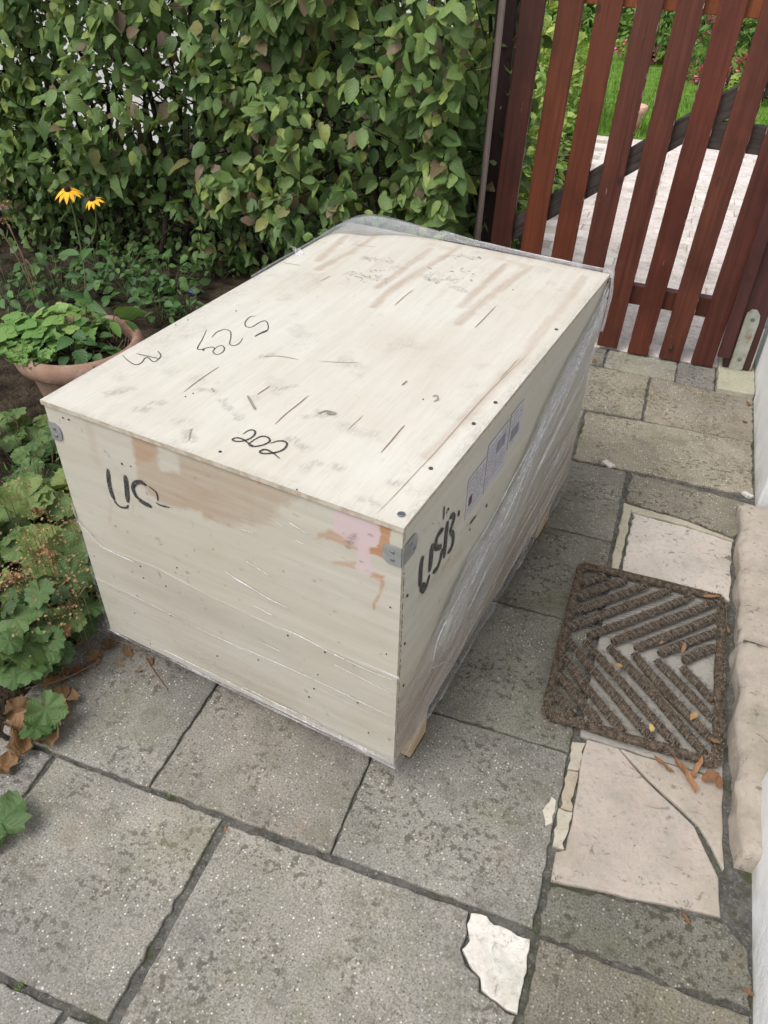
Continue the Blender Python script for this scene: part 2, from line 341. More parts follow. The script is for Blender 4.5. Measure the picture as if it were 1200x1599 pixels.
M['orange_leaf'] = m_leaf('orange_dry_leaf', [(0, (.16, .070, .032)), (.6, (.33, .17, .085)), (1., (.52, .40, .15))], 4, .2, .15, .6, .2)
M['garden_leaf'] = m_leaf('garden_leaf', [(0, (.03, .07, .02)), (.35, (.13, .25, .055)), (.65, (.28, .42, .09)), (1., (.52, .54, .15))], 5, .2, .3, .5, .1)
M['stem'] = simple('green_stem', (.09, .12, .05), (.17, .17, .09), 40, .7, .3, 0)
M['drystem'] = simple('dry_stem', (.16, .10, .07), (.28, .19, .13), 40, .8, .2, 0)
M['twig'] = simple('hedge_twig', (.020, .016, .012), (.06, .05, .04), 30, .9, .1, .4, 80, .003)
M['yellow'] = simple('yellow_petal', (.78, .36, .01), (.85, .48, .02), 30, .6, .3, 0)
M['cone'] = m_flat('dark_cone', (.03, .012, .01), .9)
M['pink'] = simple('pink_blossom', (.62, .12, .22), (.75, .27, .36), 30, .7, .2, 0)
M['mauve'] = simple('faded_mauve_blossom', (.45, .22, .35), (.55, .36, .42), 60, .8, .2, 0)
M['violet'] = simple('violet_blossom', (.20, .14, .55), (.30, .22, .65), 60, .7, .2, 0)
M['grass'] = m_leaf('grass_blade', [(0, (.10, .22, .03)), (1, (.24, .42, .06))], 1, 0, .3, .6, 0)
M['moss'] = simple('moss', (.05, .07, .015), (.10, .13, .03), 50, .95, .1, .6, 100, .004)

# ------------------------------------------------------------------ ground, paving, walls
def poly_slab(name, poly, mat, parent, z=0., th=.035, tint=1., jag=.0015, bev=.004, step=.018, tilt=.0012):
    P = []
    poly = [np.array(p[:2], float) for p in poly]
    ar = sum(poly[i][0] * poly[(i + 1) % len(poly)][1] - poly[(i + 1) % len(poly)][0] * poly[i][1] for i in range(len(poly)))
    if ar < 0: poly = poly[::-1]
    for i in range(len(poly)):
        a, b = poly[i], poly[(i + 1) % len(poly)]; n = max(1, int(np.linalg.norm(b - a) / step))
        for k in range(n): P.append(a + (b - a) * k / n)
    P = np.array(P); c = P.mean(0)
    nx = np.roll(P, -1, 0) - np.roll(P, 1, 0); nrm = np.stack([nx[:, 1], -nx[:, 0]], 1); nrm /= np.linalg.norm(nrm, axis=1)[:, None] + 1e-9
    P = P + nrm * rng.normal(0, jag, len(P))[:, None]
    P = P - c; n = len(P); tx, ty = rng.uniform(-tilt, tilt, 2) / .2
    Z = lambda Q, zz: [(q[0], q[1], zz + q[0] * tx + q[1] * ty) for q in Q]
    ins = P - nrm * (bev * rng.uniform(.6, 1.5, n))[:, None]; ins2 = P - nrm * (bev * .35)
    V = Z(P, -th) + Z(P, -bev * .9) + Z(ins2, -bev * .25) + Z(ins, 0)
    F = [(r * n + i, r * n + (i + 1) % n, (r + 1) * n + (i + 1) % n, (r + 1) * n + i) for r in range(3) for i in range(n)]
    F.append(tuple(3 * n + i for i in range(n)))
    m = MB(); m.add(V, F); o = m.build(name, mat, parent)
    o.location = (c[0], c[1], z)
    tt = tint if hasattr(tint, '__len__') else (tint,) * 3
    o.color = (*tt, 1); return o

base = MB()
nx_, ny_ = 2, 2
base.add([(-60, -20, -.05), (60, -20, -.05), (60, 90, -.05), (-60, 90, -.05)], [(0, 1, 2, 3)])
tag(base.build('ground', M['backpath']), kind='structure')
pav = MB(); pav.box((-1.6, -2.2, -.045), (1.3, 2.43, -.008))
pave = pav.build('pavement', M['mortar']); pave['kind'] = 'structure'
def R(u0, u1, v0, v1): return [(u0, v0), (u1, v0), (u1, v1), (u0, v1)]
gp = .0028
def rs(u0, u1, v0, v1, mat='slab', tint=1., g=gp, z=None, **k):
    return poly_slab('paving_slab', R(u0 + g, u1 - g, v0 + g, v1 - g), M[mat], pave, z=(rng.uniform(-.001, .001) if z is None else z), tint=tint, **k)
us = [-1.36, -.93, -.505, -.072, .352]; G = (.86, .85, .84)
vs = [-.18, .235, .655, 1.035, 1.43]
for j in range(4):
    for i in range(4):
        tn = [(1.0, 1.0, 1.02), (.98, .98, .97), (1.02, 1.0, .98), (1.0, 1.0, .99)][i]
        if j > 0 and i == 3: tn = [(.85, .86, .80), (.72, .71, .66), (.95, .93, .86)][j - 1]
        rs(us[i], us[i + 1], vs[j], vs[j + 1], tint=tn)
# front row, wider joints
rs(-.745, -.315, -.597, -.185, tint=(1.13, 1.12, 1.1), g=.004); rs(-1.19, -.752, -.597, -.185)
poly_slab('paving_slab', [(-.298, -.59), (.345, -.59), (.350, -.338), (.335, -.337), (.312, -.331), (.281, -.322), (.273, -.301), (.247, -.288), (.232, -.264), (.236, -.232), (.228, -.214), (.227, -.192), (-.298, -.197)], M['slab'], pave, tint=(1.12, 1.11, 1.09), z=.001)
poly_slab('stone_patch', [(.230, -.192), (.262, -.187), (.268, -.196), (.300, -.198), (.349, -.200), (.351, -.24), (.352, -.33), (.335, -.333), (.313, -.327), (.284, -.318), (.277, -.298), (.250, -.284), (.236, -.262), (.240, -.232), (.232, -.215)], M['white_patch'], pave, z=.001, jag=.0018, step=.010, bev=.002)
for a in [(-1.4, -.93), (-.93, -.40), (-.392, .10), (.108, .352)]: rs(a[0], a[1], -1.05, -.605, tint=1.05)
rs(.364, .745, -.605, -.19, tint=(.84, .82, .73)); rs(.364, .745, -1.05, -.612, tint=.9)
# right-hand column, old repaired stones
poly_slab('paving_slab', [(.366, -.184), (.743, -.180), (.743, -.072), (.700, -.040), (.607, -.050), (.366, -.085)], M['slab'], pave, tint=(.66, .66, .62), jag=.003)
poly_slab('paving_slab', [(.383, .289), (.457, .289), (.522, .228), (.590, .180), (.632, .148), (.660, .100), (.682, .050), (.690, -.030), (.61, -.040), (.366, -.074), (.364, -.012), (.383, .0), (.384, .10), (.380, .2)], M['stone'], pave, tint=(.98, .95, .93), jag=.0011, z=.001, step=.03)
poly_slab('paving_slab', [(.463, .288), (.688, .288), (.692, .070), (.668, .116), (.641, .155), (.596, .187), (.526, .231)], M['stone'], pave, tint=(.95, .92, .88), jag=.0011, step=.03)
for pl, tn in [([(.355, .000), (.380, .000), (.381, .088), (.354, .088)], (.98, .97, .93)), ([(.355, .091), (.380, .093), (.378, .192), (.355, .190)], (.85, .79, .72)), ([(.354, .194), (.379, .197), (.382, .275), (.352, .270)], (.98, .96, .9)), ([(.322, .070), (.333, .036), (.343, .05), (.345, .105), (.333, .108)], (1.1, 1.1, 1.08))]:
    poly_slab('mortar_fillet', pl, M['cement'], pave, tint=tn, jag=.0018, step=.012, bev=.002, z=.0035 if pl[0][0] == .322 else 0, th=.02 if pl[0][0] != .322 else .012)
rs(.364, .690, .290, .888, 'stone', (.78, .82, .84), z=-.001)
poly_slab('paving_slab', [(.392, .896), (.694, .896), (.697, 1.166), (.55, 1.19), (.396, 1.200)], M['pink_stone'], pave, tint=(1, .97, .94), jag=.002)
poly_slab('mortar_fillet', [(.360, .893), (.385, .895), (.389, 1.205), (.55, 1.197), (.700, 1.172), (.700, 1.18), (.56, 1.222), (.362, 1.245)], M['cement'], pave, tint=(.88, .86, .78), jag=.0015, step=.02)
poly_slab('paving_slab', [(.368, 1.255), (.56, 1.232), (.700, 1.192), (.757, 1.30), (.757, 1.392), (.368, 1.425)], M['slab'], pave, tint=(.95, .92, .82), jag=.003)
rs(.160, .762, 1.437, 1.782, tint=(1.22, 1.17, 1.02), jag=.003); rs(-.29, .152, 1.437, 1.782); rs(-.75, -.30, 1.437, 1.782)
rs(-.05, .364, 1.792, 2.158, tint=(1.2, 1.15, 1.02)); poly_slab('paving_slab', [(.372, 1.790), (.762, 1.784), (.762, 2.105), (.62, 2.122), (.372, 2.152)], M['slab'], pave, tint=(1.22, 1.14, 1.03), jag=.002)
rs(-.5, -.06, 1.792, 2.158)
rs(-.12, .170, 2.168, 2.335, tint=.85); poly_slab('paving_slab', [(.176, 2.166), (.462, 2.148), (.462, 2.335), (.176, 2.338)], M['slab'], pave, tint=(1.22, 1.22, 1.12)); poly_slab('paving_slab', [(.468, 2.145), (.617, 2.128), (.617, 2.335), (.468, 2.336)], M['slab'], pave, tint=(.86, .86, .87))
for q, w in [((951, 724), .026), ((1168, 772), .02)]:
    p = ground(*q); poly_slab('pebble_patch', [(p[0] - w, p[1] + .004), (p[0] - w * .3, p[1] + w * .7), (p[0] + w, p[1] - w * .3), (p[0] + .2 * w, p[1] - w * .8)], M['white_patch'], pave, z=.004, th=.01, jag=.001, step=.008, bev=.003)
# joint weeds
m = MB()
for q in [(268, 1243), (76, 1168), (30, 1545), (1005, 1380), (1065, 1415), (1110, 1440), (870, 1375), (660, 1100)]:
    p = ground(*q)
    for k in range(14):
        a = rng.uniform(0, 6.28); r = rng.uniform(0, .012); h = rng.uniform(.004, .011); b = p + np.array([math.cos(a) * r, math.sin(a) * r, -.004])
        d = np.array([math.cos(a + 1), math.sin(a + 1), 0]) * .0018
        m.add([b - d, b + d, b + np.array([math.cos(a) * .004, math.sin(a) * .004, h + .004])], [(0, 1, 2)], [(0, 0), (0, .3), (1, 0)], rng.uniform(.1, .8))
tag(m.build('joint_weeds', M['garden_leaf']), 'tiny green weeds sprouting from the joints between the grey slabs', 'weeds', kind='stuff')
# concrete pad under gate post
pad = poly_slab('concrete_pad', R(.624, .765, 2.112, 2.44), M['cement'], None, z=.022, th=.06, tint=(.86, .90, .80)); tag(pad, 'greenish white concrete pad under the gate post beside the house wall', 'concrete pad')

# tiled path beyond the gate
pb = MB(); pb.box((-.42, 2.436, -.045), (1.9, 6.2, -.006)); path = pb.build('garden_path', M['cement']); path['kind'] = 'structure'
tm = MB(); a, b = .119, .0595
tm.add([(-a, -b, -.03), (a, -b, -.03), (a, b, -.03), (-a, b, -.03), (-a, -b, -.003), (a, -b, -.003), (a, b, -.003), (-a, b, -.003),
        (-a + .003, -b + .003, 0), (a - .003, -b + .003, 0), (a - .003, b - .003, 0), (-a + .003, b - .003, 0)],
       [(0, 1, 5, 4), (1, 2, 6, 5), (2, 3, 7, 6), (3, 0, 4, 7), (4, 5, 9, 8), (5, 6, 10, 9), (6, 7, 11, 10), (7, 4, 8, 11), (8, 9, 10, 11)])
tmesh = tm.mesh('path_tile', M['tile'])
r = 0; v = 2.345
while v < 6.1:
    for k in range(6):
        u = -.30 + .243 * k + (.12 if r % 2 else 0)
        o = bpy.data.objects.new('path_tile', tmesh); link(o, path); o.location = (u, v + .06, rng.uniform(-.001, .001)); s_ = rng.uniform(.88, 1.08); o.color = (s_, s_ * rng.uniform(.96, 1), s_ * rng.uniform(.95, 1), 1)
    v += .1235; r += 1

# soil bed
def sheet(name, u0, u1, v0, v1, n, m_, fn, mat, parent=None):
    X, Y = np.meshgrid(np.linspace(u0, u1, n), np.linspace(v0, v1, m_)); Z = fn(X, Y)
    V = np.stack([X.ravel(), Y.ravel(), Z.ravel()], 1); F = [(j * n + i, j * n + i + 1, (j + 1) * n + i + 1, (j + 1) * n + i) for j in range(m_ - 1) for i in range(n - 1)]
    mb = MB(); mb.add(V, F); return mb.build(name, mat, parent, True)
bed = sheet('flower_bed_soil', -4.6, -.80, -1.2, 2.95, 120, 130, lambda X, Y: -.01 + .05 * np.clip((-.84 - X - .10 * vnoise(X * 0 + 3, Y * 5, 5)) / .12, -.4, 1) + .025 * (vnoise(X * 9, Y * 9, 3) - .5) - .05 * (X > -.79), M['soil']); bed['kind'] = 'structure'
bed2 = sheet('hedge_soil', -.802, -.30, 2.17, 2.95, 30, 40, lambda X, Y: .012 + .03 * (vnoise(X * 9, Y * 9, 3) - .3), M['soil']); bed2['kind'] = 'structure'
lawn = sheet('lawn', -3.2, 14, 6.03, 22, 60, 60, lambda X, Y: -.012 + .06 * vnoise(X, Y, 9) * np.clip((Y - 6.1) / 1.2, 0, 1), M['lawn']); lawn['kind'] = 'structure'
lawn2 = sheet('lawn', -3.5, -.43, 2.95, 6.11, 30, 30, lambda X, Y: .0 + .02 * vnoise(X, Y, 9), M['soil']); lawn2['kind'] = 'structure'; lawn2.name = 'border_soil'

# house walls and doorstep
def wall(name, a, b, label):
    m = MB(); m.box(a, b); o = m.build(name, M['render'], None, bevel=.008); return tag(o, label, 'wall')
wall('house_wall', (.768, 1.375, -.02), (1.25, 3.4, 2.7), 'white rendered house wall running past the gate, far side of the doorway')
wall('house_wall', (.750, -2.6, -.02), (1.25, .272, 2.7), 'white rough rendered house wall in the near corner beside the doorstep')
wall('door_recess_wall', (1.06, .272, -.02), (1.25, 1.375, 2.7), 'white wall at the back of the door recess, past the sandstone step')
step_root = thing('doorstep', 'worn beige sandstone doorstep in two blocks beside the coir mat', 'doorstep', (.70, .08, 0))
def stone_block(u0, u1, v0, v1, z1, seed, cut=None):
    n1, n2, n3 = 22, 60, 6
    bm = MB(); V = []; idx = {}
    def vid(i, j, k):
        if (i, j, k) in idx: return idx[(i, j, k)]
        u = u0 + (u1 - u0) * i / n1; v = v0 + (v1 - v0) * j / n2; z = -.03 + (z1 + .03) * k / n3
        ru = .022; e = 0
        du = max(0, u0 + ru - u) / ru; dz = max(0, z - (z1 - ru)) / ru; dv = max(max(0, v0 + ru - v), max(0, v - v1 + ru)) / ru
        z -= .5 * ru * (du ** 2 + dv ** 2 * .8) * (k == n3); u += .35 * ru * dz ** 2 * (i == 0); 
        if j == 0: v += .3 * ru * dz ** 2
        if j == n2: v -= .3 * ru * dz ** 2
        w = Vector((u * 9 + seed, v * 9, z * 9)); q = mnoise.noise_vector(w) * .012 + mnoise.noise_vector(w * 3.3) * .006 + mnoise.noise_vector(w * 9) * .002
        u += q.x * (1.0 if i < 5 else .3); v += q.y * .6; z += q.z * .55
        if cut and i < 6 and v < cut: u += (cut - v) * .12
        idx[(i, j, k)] = len(V); V.append((u - .70, v - .08, z)); return idx[(i, j, k)]
    F = []
    for i in range(n1):
        for j in range(n2): F.append((vid(i, j, n3), vid(i + 1, j, n3), vid(i + 1, j + 1, n3), vid(i, j + 1, n3)))
    for j in range(n2):
        for k in range(n3): F.append((vid(0, j, k), vid(0, j, k + 1), vid(0, j + 1, k + 1), vid(0, j + 1, k)))
    for i in range(n1):
        for k in range(n3):
            F.append((vid(i, 0, k), vid(i + 1, 0, k), vid(i + 1, 0, k + 1), vid(i, 0, k + 1))); F.append((vid(i, n2, k), vid(i, n2, k + 1), vid(i + 1, n2, k + 1), vid(i + 1, n2, k)))
    bm.add(V, F); o = bm.build('step_block', M['step'], step_root, True); return o
M['step'] = m_sandstone('step_sandstone', (.34, .30, .25), (.44, .395, .34), .8)
stone_block(.706, 1.05, .706, 1.31, .058, 3.1); o = stone_block(.704, 1.05, .085, .694, .062, 8.7, .2)
o.color = (1, 1, 1, 1); fl = MB(); fl.box((.02, .60, -.02), (.345, .64, .040)); fl.build('step_joint', M['mortar'], step_root)

# ------------------------------------------------------------------ crate
crate = thing('wooden_crate', 'large pale plywood shipping crate wrapped in stretch film on the grey slabs', 'crate', (0, 0, 0), -TH)
CW, CL, Z0, Z1, T = .795, 1.2, .10, .76, .012
def paint(X, Y, marks, seed=0):
    A = np.zeros(X.shape + (4,))
    for mk in marks:
        ch, pts, w, soft, st, nz = mk; pts = [np.array(p[:2]) for p in pts]
        D = np.full(X.shape, 1e9)
        for a, b in zip(pts[:-1], pts[1:]):
            ab = b - a; L = (ab @ ab) + 1e-12; tt = np.clip(((X - a[0]) * ab[0] + (Y - a[1]) * ab[1]) / L, 0, 1)
            D = np.minimum(D, np.hypot(X - a[0] - tt * ab[0], Y - a[1] - tt * ab[1]))
        if len(pts) == 1: D = np.hypot(X - pts[0][0], Y - pts[0][1])
        D = D + (vnoise(X * 45, Y * 45, seed + 3) - .5) * nz
        k = np.clip((w - D) / soft + .5, 0, 1) * st
        A[..., ch] = np.maximum(A[..., ch], k)
    return A
def poly_mask(X, Y, poly, nz=.004, soft=.003, seed=1):
    ins = np.zeros(X.shape, bool); D = np.full(X.shape, 1e9); n = len(poly)
    for i in range(n):
        a, b = np.array(poly[i]), np.array(poly[(i + 1) % n])
        c = ((a[1] > Y) != (b[1] > Y)) & (X < (b[0] - a[0]) * (Y - a[1]) / (b[1] - a[1] + 1e-12) + a[0]); ins ^= c
        ab = b - a; tt = np.clip(((X - a[0]) * ab[0] + (Y - a[1]) * ab[1]) / (ab @ ab + 1e-12), 0, 1); D = np.minimum(D, np.hypot(X - a[0] - tt * ab[0], Y - a[1] - tt * ab[1]))
    sd = np.where(ins, D, -D) + (vnoise(X * 70, Y * 70, seed) - .5) * nz * 2 + (vnoise(X * 16, Y * 190, seed + 5) - .5) * nz * 1.6
    return np.clip(sd / soft + .5, 0, 1)
def panel(name, org, ex, ey, w, h, th, mat, fn, res=.003):
    """a grid face org + x*ex + y*ey with thickness th behind it; stain attribute painted by fn(X, Y)"""
    nx, ny = int(w / res), int(h / res); X, Y = np.meshgrid(np.linspace(0, w, nx), np.linspace(0, h, ny))
    org, ex, ey = map(np.array, (org, ex, ey)); nn = np.cross(ex, ey)
    dz = (vnoise(X * 3, Y * 3, 21) - .5) * .0015
    P = org + X[..., None] * ex + Y[..., None] * ey + dz[..., None] * nn
    V = P.reshape(-1, 3); ii = np.arange(nx * ny).reshape(ny, nx)
    F = np.stack([ii[:-1, :-1], ii[:-1, 1:], ii[1:, 1:], ii[1:, :-1]], -1).reshape(-1, 4).tolist()
    nb = len(V); per = list(ii[0, :]) + list(ii[1:, -1]) + list(ii[-1, -2::-1]) + list(ii[-2:0:-1, 0])
    bk = V[per] - nn * th; V2 = np.vstack([V, bk]); m = len(per)
    F += [[int(per[k]), nb + k, nb + (k + 1) % m, int(per[(k + 1) % m])] for k in range(m)]
    F.append([nb + k for k in range(m)][::-1])
    me = bpy.data.meshes.new(name); me.from_pydata(V2.tolist(), [], F); me.materials.append(mat); me.materials.append(M['ply_edge'])
    A = fn(X, Y).reshape(-1, 4); at = me.attributes.new('stain', 'FLOAT_COLOR', 'POINT'); at.data.foreach_set('color', np.vstack([A, np.zeros((m, 4))]).ravel())
    mi = np.zeros(len(F), int); mi[-(m + 1):] = 1; me.polygons.foreach_set('material_index', mi)
    o = bpy.data.objects.new(name, me); return link(o, crate)
def LP(X0, Y0, sc, pts, f): return [f(X0 + x / sc, Y0 + y / sc) for x, y in pts]

# lid: x 0..CW from the left edge, y 0..CL
def lid_pts(pts): return [(p[0] + CW, p[1]) for p in [on_lid(*q) for q in pts]]
def lid_fn(X, Y):
    mk = []
    z2 = lambda *q: lid_pts([(500 + x / 2.5, 340 + y / 2.5) for x, y in q])
    z1 = lambda *q: lid_pts([(60 + x / 2.4, 340 + y / 2.4) for x, y in q])
    for q in [((110, 70), (0, 165)), ((240, 60), (130, 130), (0, 200)), ((440, 120), (230, 270)), ((560, 105), (270, 290), (215, 345)), ((730, 180), (555, 345)), ((830, 190), (650, 320), (550, 410))]:
        mk.append((0, z2(*q), .010, .012, .50, .012))
    for q in [((180, 45), (140, 90)), ((440, 100), (520, 120)), ((720, 160), (820, 190))]: mk.append((0, z2(*q), .018, .03, .34, .03))
    mk.append((0, z2((1040, 230), (990, 300), (880, 430), (800, 540), (560, 790), (430, 930)), .011, .012, .40, .012))
    mk.append((0, z2((820, 545), (700, 660), (600, 770), (470, 890)), .007, .01, .30, .012))
    for q in [(640, 575), (860, 290)]: mk.append((0, z2(q), .01, .03, .35, .03))
    for q in [((110, 215), (140, 215)), ((175, 225), (195, 230)), ((225, 240), (250, 225)), ((420, 230), (460, 215)), ((480, 240), (520, 235)), ((540, 270), (570, 285)), ((500, 150), (620, 155)), ((180, 155), (280, 170)), ((430, 240), (540, 240)), ((0, 760), (60, 770))]:
        mk.append((1, z2(*q), .008, .010, .34, .030))
    for q in [((270, 655), (345, 645)), ((440, 690), (465, 688)), ((380, 715), (420, 720)), ((620, 640), (690, 650)), ((700, 690), (760, 745)), ((900, 640), (975, 628)), ((1010, 740), (1110, 730)), ((840, 520), (890, 510)), ((960, 830), (1010, 860)), ((570, 800), (580, 830))]:
        mk.append((1, z1(*q), .008, .012, .36, .030))
    for q in [((440, 480), (600, 400)), ((550, 400), (760, 270)), ((140, 610), (240, 560))]: mk.append((1, z1(*q), .02, .05, .16, .05))
    z4 = lambda *q: lid_pts([(340 + x / 3.075, 700 + y / 3.075) for x, y in q])
    for q in [((700, 245), (780, 255)), ((860, 160), (880, 165)), ((940, 205), (1000, 225)), ((570, 80), (610, 90)), ((440, 100), (500, 70))]: mk.append((1, z4(*q), .008, .015, .32, .03))
    A = paint(X, Y, mk, 2)
    e = np.minimum(np.minimum(X, CW - X), np.minimum(Y, CL - Y)); A[..., 1] = np.maximum(A[..., 1], np.clip((.02 - e) / .02, 0, 1) * vnoise(X * 20, Y * 20, 4) * .35)
    A[..., 1] = np.maximum(A[..., 1], np.clip(vnoise(X * 14, Y * 14, 6, 4) - .66, 0, 1) * 1.2)
    A[..., 0] = np.maximum(A[..., 0], np.clip((Y - 1.1) / .1, 0, 1) * vnoise(X * 12, Y * 5, 8) * .35)
    return A
lid = panel('lid', (-CW - .003, -.004, Z1), (1, 0, 0), (0, 1, 0), CW + .006, CL + .008, .010, M['lid_ply'], lid_fn)
FZ1 = Z1 - .0105
def F3(q, X0=60, Y0=600, s=3.476): return [(lambda p: (p[0] + CW, p[2] - Z0))(on_front(X0 + x / s, Y0 + y / s)) for x, y in q]
def front_fn(X, Y):
    A = np.zeros(X.shape + (4,))
    pm = poly_mask(X, Y, F3([(505, 270), (640, 310), (660, 480), (760, 480), (760, 370), (900, 400), (1182, 500), (1182, 750), (900, 730), (880, 690), (700, 670), (650, 640), (540, 520)]), .006, .012)
    F4 = lambda q: F3(q, 340, 700, 3.075)
    pm2 = poly_mask(X, Y, F4([(-60, 40), (60, 80), (240, 150), (400, 240), (330, 260), (250, 360), (60, 370), (-60, 330)]), .01, .018)
    A[..., 0] = np.maximum(pm * .72, pm2 * .62) * (.65 + .5 * vnoise(X * 8, Y * 40, 5))
    A[..., 2] = np.maximum(A[..., 2], poly_mask(X, Y, F3([(508, 275), (640, 310), (645, 380), (600, 420), (530, 440)]), .003, .01) * .35)
    A[..., 3] = np.maximum(poly_mask(X, Y, F4([(560, 285), (700, 300), (778, 350), (780, 440), (730, 480), (745, 590), (720, 615), (670, 590), (675, 480), (560, 400)]), .003, .004), 0) * .85
    A[..., 2] = np.maximum(A[..., 2], poly_mask(X, Y, F4([(760, 350), (832, 380), (826, 500), (812, 535), (720, 505), (725, 475), (765, 478), (782, 410)]), .003, .003) * .95)
    for pl, s_ in [([(475, 400), (540, 395), (600, 415), (680, 410), (672, 490), (610, 470), (540, 440), (480, 435)], .6), ([(540, 540), (665, 545), (660, 580), (560, 560)], .5), ([(735, 600), (800, 612), (798, 660), (780, 630), (735, 620)], .8), ([(180, 140), (240, 155), (235, 180), (195, 170)], .6)]:
        A[..., 2] = np.maximum(A[..., 2], poly_mask(X, Y, F4(pl), .004, .006) * s_)
    mk = [(2, F4([(795, 640), (780, 700), (752, 745), (750, 770)]), .003, .004, .7, .004), (1, F4([(625, 470), (640, 445), (660, 420)]), .006, .006, .5, .006),
          (0, F3([(265, 190), (320, 420)]), .010, .01, .25, .01), (0, F3([(1000, 420), (1180, 480)]), .004, .006, .5, .006), (0, F3([(395, 640), (390, 760)]), .003, .01, .35, .01)]
    B = paint(X, Y, mk, 4); A = np.maximum(A, B)
    A[..., 1] = np.maximum(A[..., 1], np.clip(vnoise(X * 3, Y * 16, 12, 4) - .52, 0, 1) * .55 * np.clip((.50 - Y) / .25, 0, 1))
    A[..., 0] = np.maximum(A[..., 0], np.clip(vnoise(X * 4, Y * 4, 32, 4) - .5, 0, 1) * .9 * np.clip((.60 - Y) / .2, 0, 1))
    A[..., 1] = np.maximum(A[..., 1], np.clip(vnoise(X * 60, Y * 60, 13, 2) - .80, 0, 1) * 4)
    return A
front = panel('front_panel', (-CW, 0, Z0), (1, 0, 0), (0, 0, 1), CW, FZ1 - Z0, T, M['front_ply'], front_fn, .002)
def S3(q, X0=640, Y0=640, s=5.33): return [(lambda p: (p[1], p[2] - Z0))(on_side(X0 + x / s, Y0 + y / s)) for x, y in q]
def side_fn(X, Y):
    Yw = Y; X = X + T
    A = paint(X, Y, [(2, S3([(330, 1240), (280, 1320)]), .004, .006, .8, .008), (0, S3([(580, 850), (430, 1020)]), .005, .012, .35, .01), (0, S3([(90, 1540), (430, 1180)]), .010, .02, .3, .02)], 5)
    low = np.clip((.30 + .12 * X - Y) / .12, 0, 1)
    A[..., 0] = np.maximum(A[..., 0], low * np.clip(vnoise(X * 2, Y * 26, 14, 4) - .30, 0, 1) * .95)
    A[..., 0] = np.maximum(A[..., 0], np.clip((.17 - Y) / .05, 0, 1) * .5)
    A[..., 1] = np.maximum(A[..., 1], np.clip(vnoise(X * 4, Y * 30, 15, 4) - .6, 0, 1) * 1.2 * (Y < .35))
    A[..., 1] = np.maximum(A[..., 1], np.clip(vnoise(X * 60, Y * 60, 16, 2) - .82, 0, 1) * 4)
    return A
side = panel('side_panel', (-.0005, T, Z0), (0, 1, 0), (0, 0, 1), CL - T, FZ1 - Z0, T, M['side_ply'], side_fn)
for nm, a, b in [('side_panel', (-CW, T, Z0), (-CW + T, CL - T, FZ1)), ('back_panel', (-CW, CL - T + .0005, Z0), (-.013, CL, FZ1)), ('floor_panel', (-CW + T, T, Z0 + .002), (-.0135, CL - T, Z0 + .02))]:
    m = MB(); m.box(a, b); m.build(nm, M['side_ply'], crate)
# end grain of the front panel seen on the side: dashes of gaps and staples
m = MB()
for k in range(70):
    z = rng.uniform(.11, .66); h = rng.uniform(.002, .010); y = .0118 + rng.uniform(-.0008, .0004); m.box((-.0004, y - rng.uniform(.0004, .0014), z), (.0006, y, z + h))
tag(m.build('edge_gap', M['dark_hole'], crate), kind='stuff')
# feet: corner blocks and runners
def foot(y0, y1, xs):
    for x0, x1 in xs:
        m = MB(); m.box((x0, y0, .002), (x1, y1, Z0 - .001)); f_ = m.build('foot', M['block'], crate, bevel=.003)
        d = MB()
        for k in range(int((y1 - y0) / .008)): d.box((x1 - .001, y0 + k * .008, .0015), (x1 + .0012, y0 + k * .008 + .004, .0065))
        for k in range(int((x1 - x0) / .008)): d.box((x0 + k * .008, y0 - .0012, .0015), (x0 + k * .008 + .004, y0 + .001, .006))
        d.build('corrugated_edge', M['dark_hole'], f_)
foot(.092, .175, [(-.135, -.002), (-.46, -.335), (-.785, -.66)]); foot(.55, .66, [(-.13, -.05), (-.46, -.335)]); foot(.965, 1.075, [(-.13, -.008), (-.46, -.335), (-.785, -.66)])

def ribbon(mb, pts, w, nrm, lift=.0005, taper=True):
    P = [np.array(p, float) for p in pts]; n = len(P); nrm = np.array(nrm, float); V = []
    ww = w if hasattr(w, '__len__') else [w] * n
    for i in range(n):
        t_ = P[min(i + 1, n - 1)] - P[max(i - 1, 0)]; t_ /= np.linalg.norm(t_) + 1e-9; s_ = np.cross(nrm, t_)
        k = ww[min(i, len(ww) - 1)] * .5 * (1 if not taper else min(1, .45 + .6 * min(i, n - 1 - i) / max(1, n * .15)))
        V += [P[i] + nrm * lift - s_ * k, P[i] + nrm * lift + s_ * k]
    mb.add(V, [(2 * i, 2 * i + 1, 2 * i + 3, 2 * i + 2) for i in range(n - 1)])
UP, FR, RT = (0, 0, 1), (0, -1, 0), (1, 0, 0)
L1 = lambda q: LP(60, 340, 2.4, q, on_lid)
def strokes(name, lst, nrm, mat='ink', parent=None, lift=.0012):
    m = MB()
    for pts, w in lst:
        ribbon(m, catmull(pts, 5), w, nrm, lift); lift += .00002
    return m.build(name, M[mat], parent or crate)
strokes('handwriting', [(L1([(316, 516), (335, 535), (358, 550), (375, 551), (390, 542), (400, 528), (412, 526), (432, 541), (450, 532), (460, 518), (450, 503), (446, 503)]), .0024), (L1([(367, 510), (400, 518), (455, 530)]), .0022)], UP)
strokes('handwriting', [(L1([(630, 423), (616, 455), (597, 490), (610, 495), (645, 486), (662, 491), (655, 503), (668, 514), (690, 506), (698, 492), (690, 481), (672, 484), (658, 497)]), .0024),
                        (L1([(650, 450), (670, 430), (700, 420), (720, 428), (722, 450), (718, 474), (735, 481), (755, 470), (767, 452)]), .0022),
                        (L1([(815, 370), (795, 372), (777, 390), (778, 408), (800, 411), (830, 393), (852, 388), (862, 405), (858, 425), (835, 435), (812, 447)]), .0024), (L1([(860, 422), (835, 433), (812, 446)]), .004)], UP)
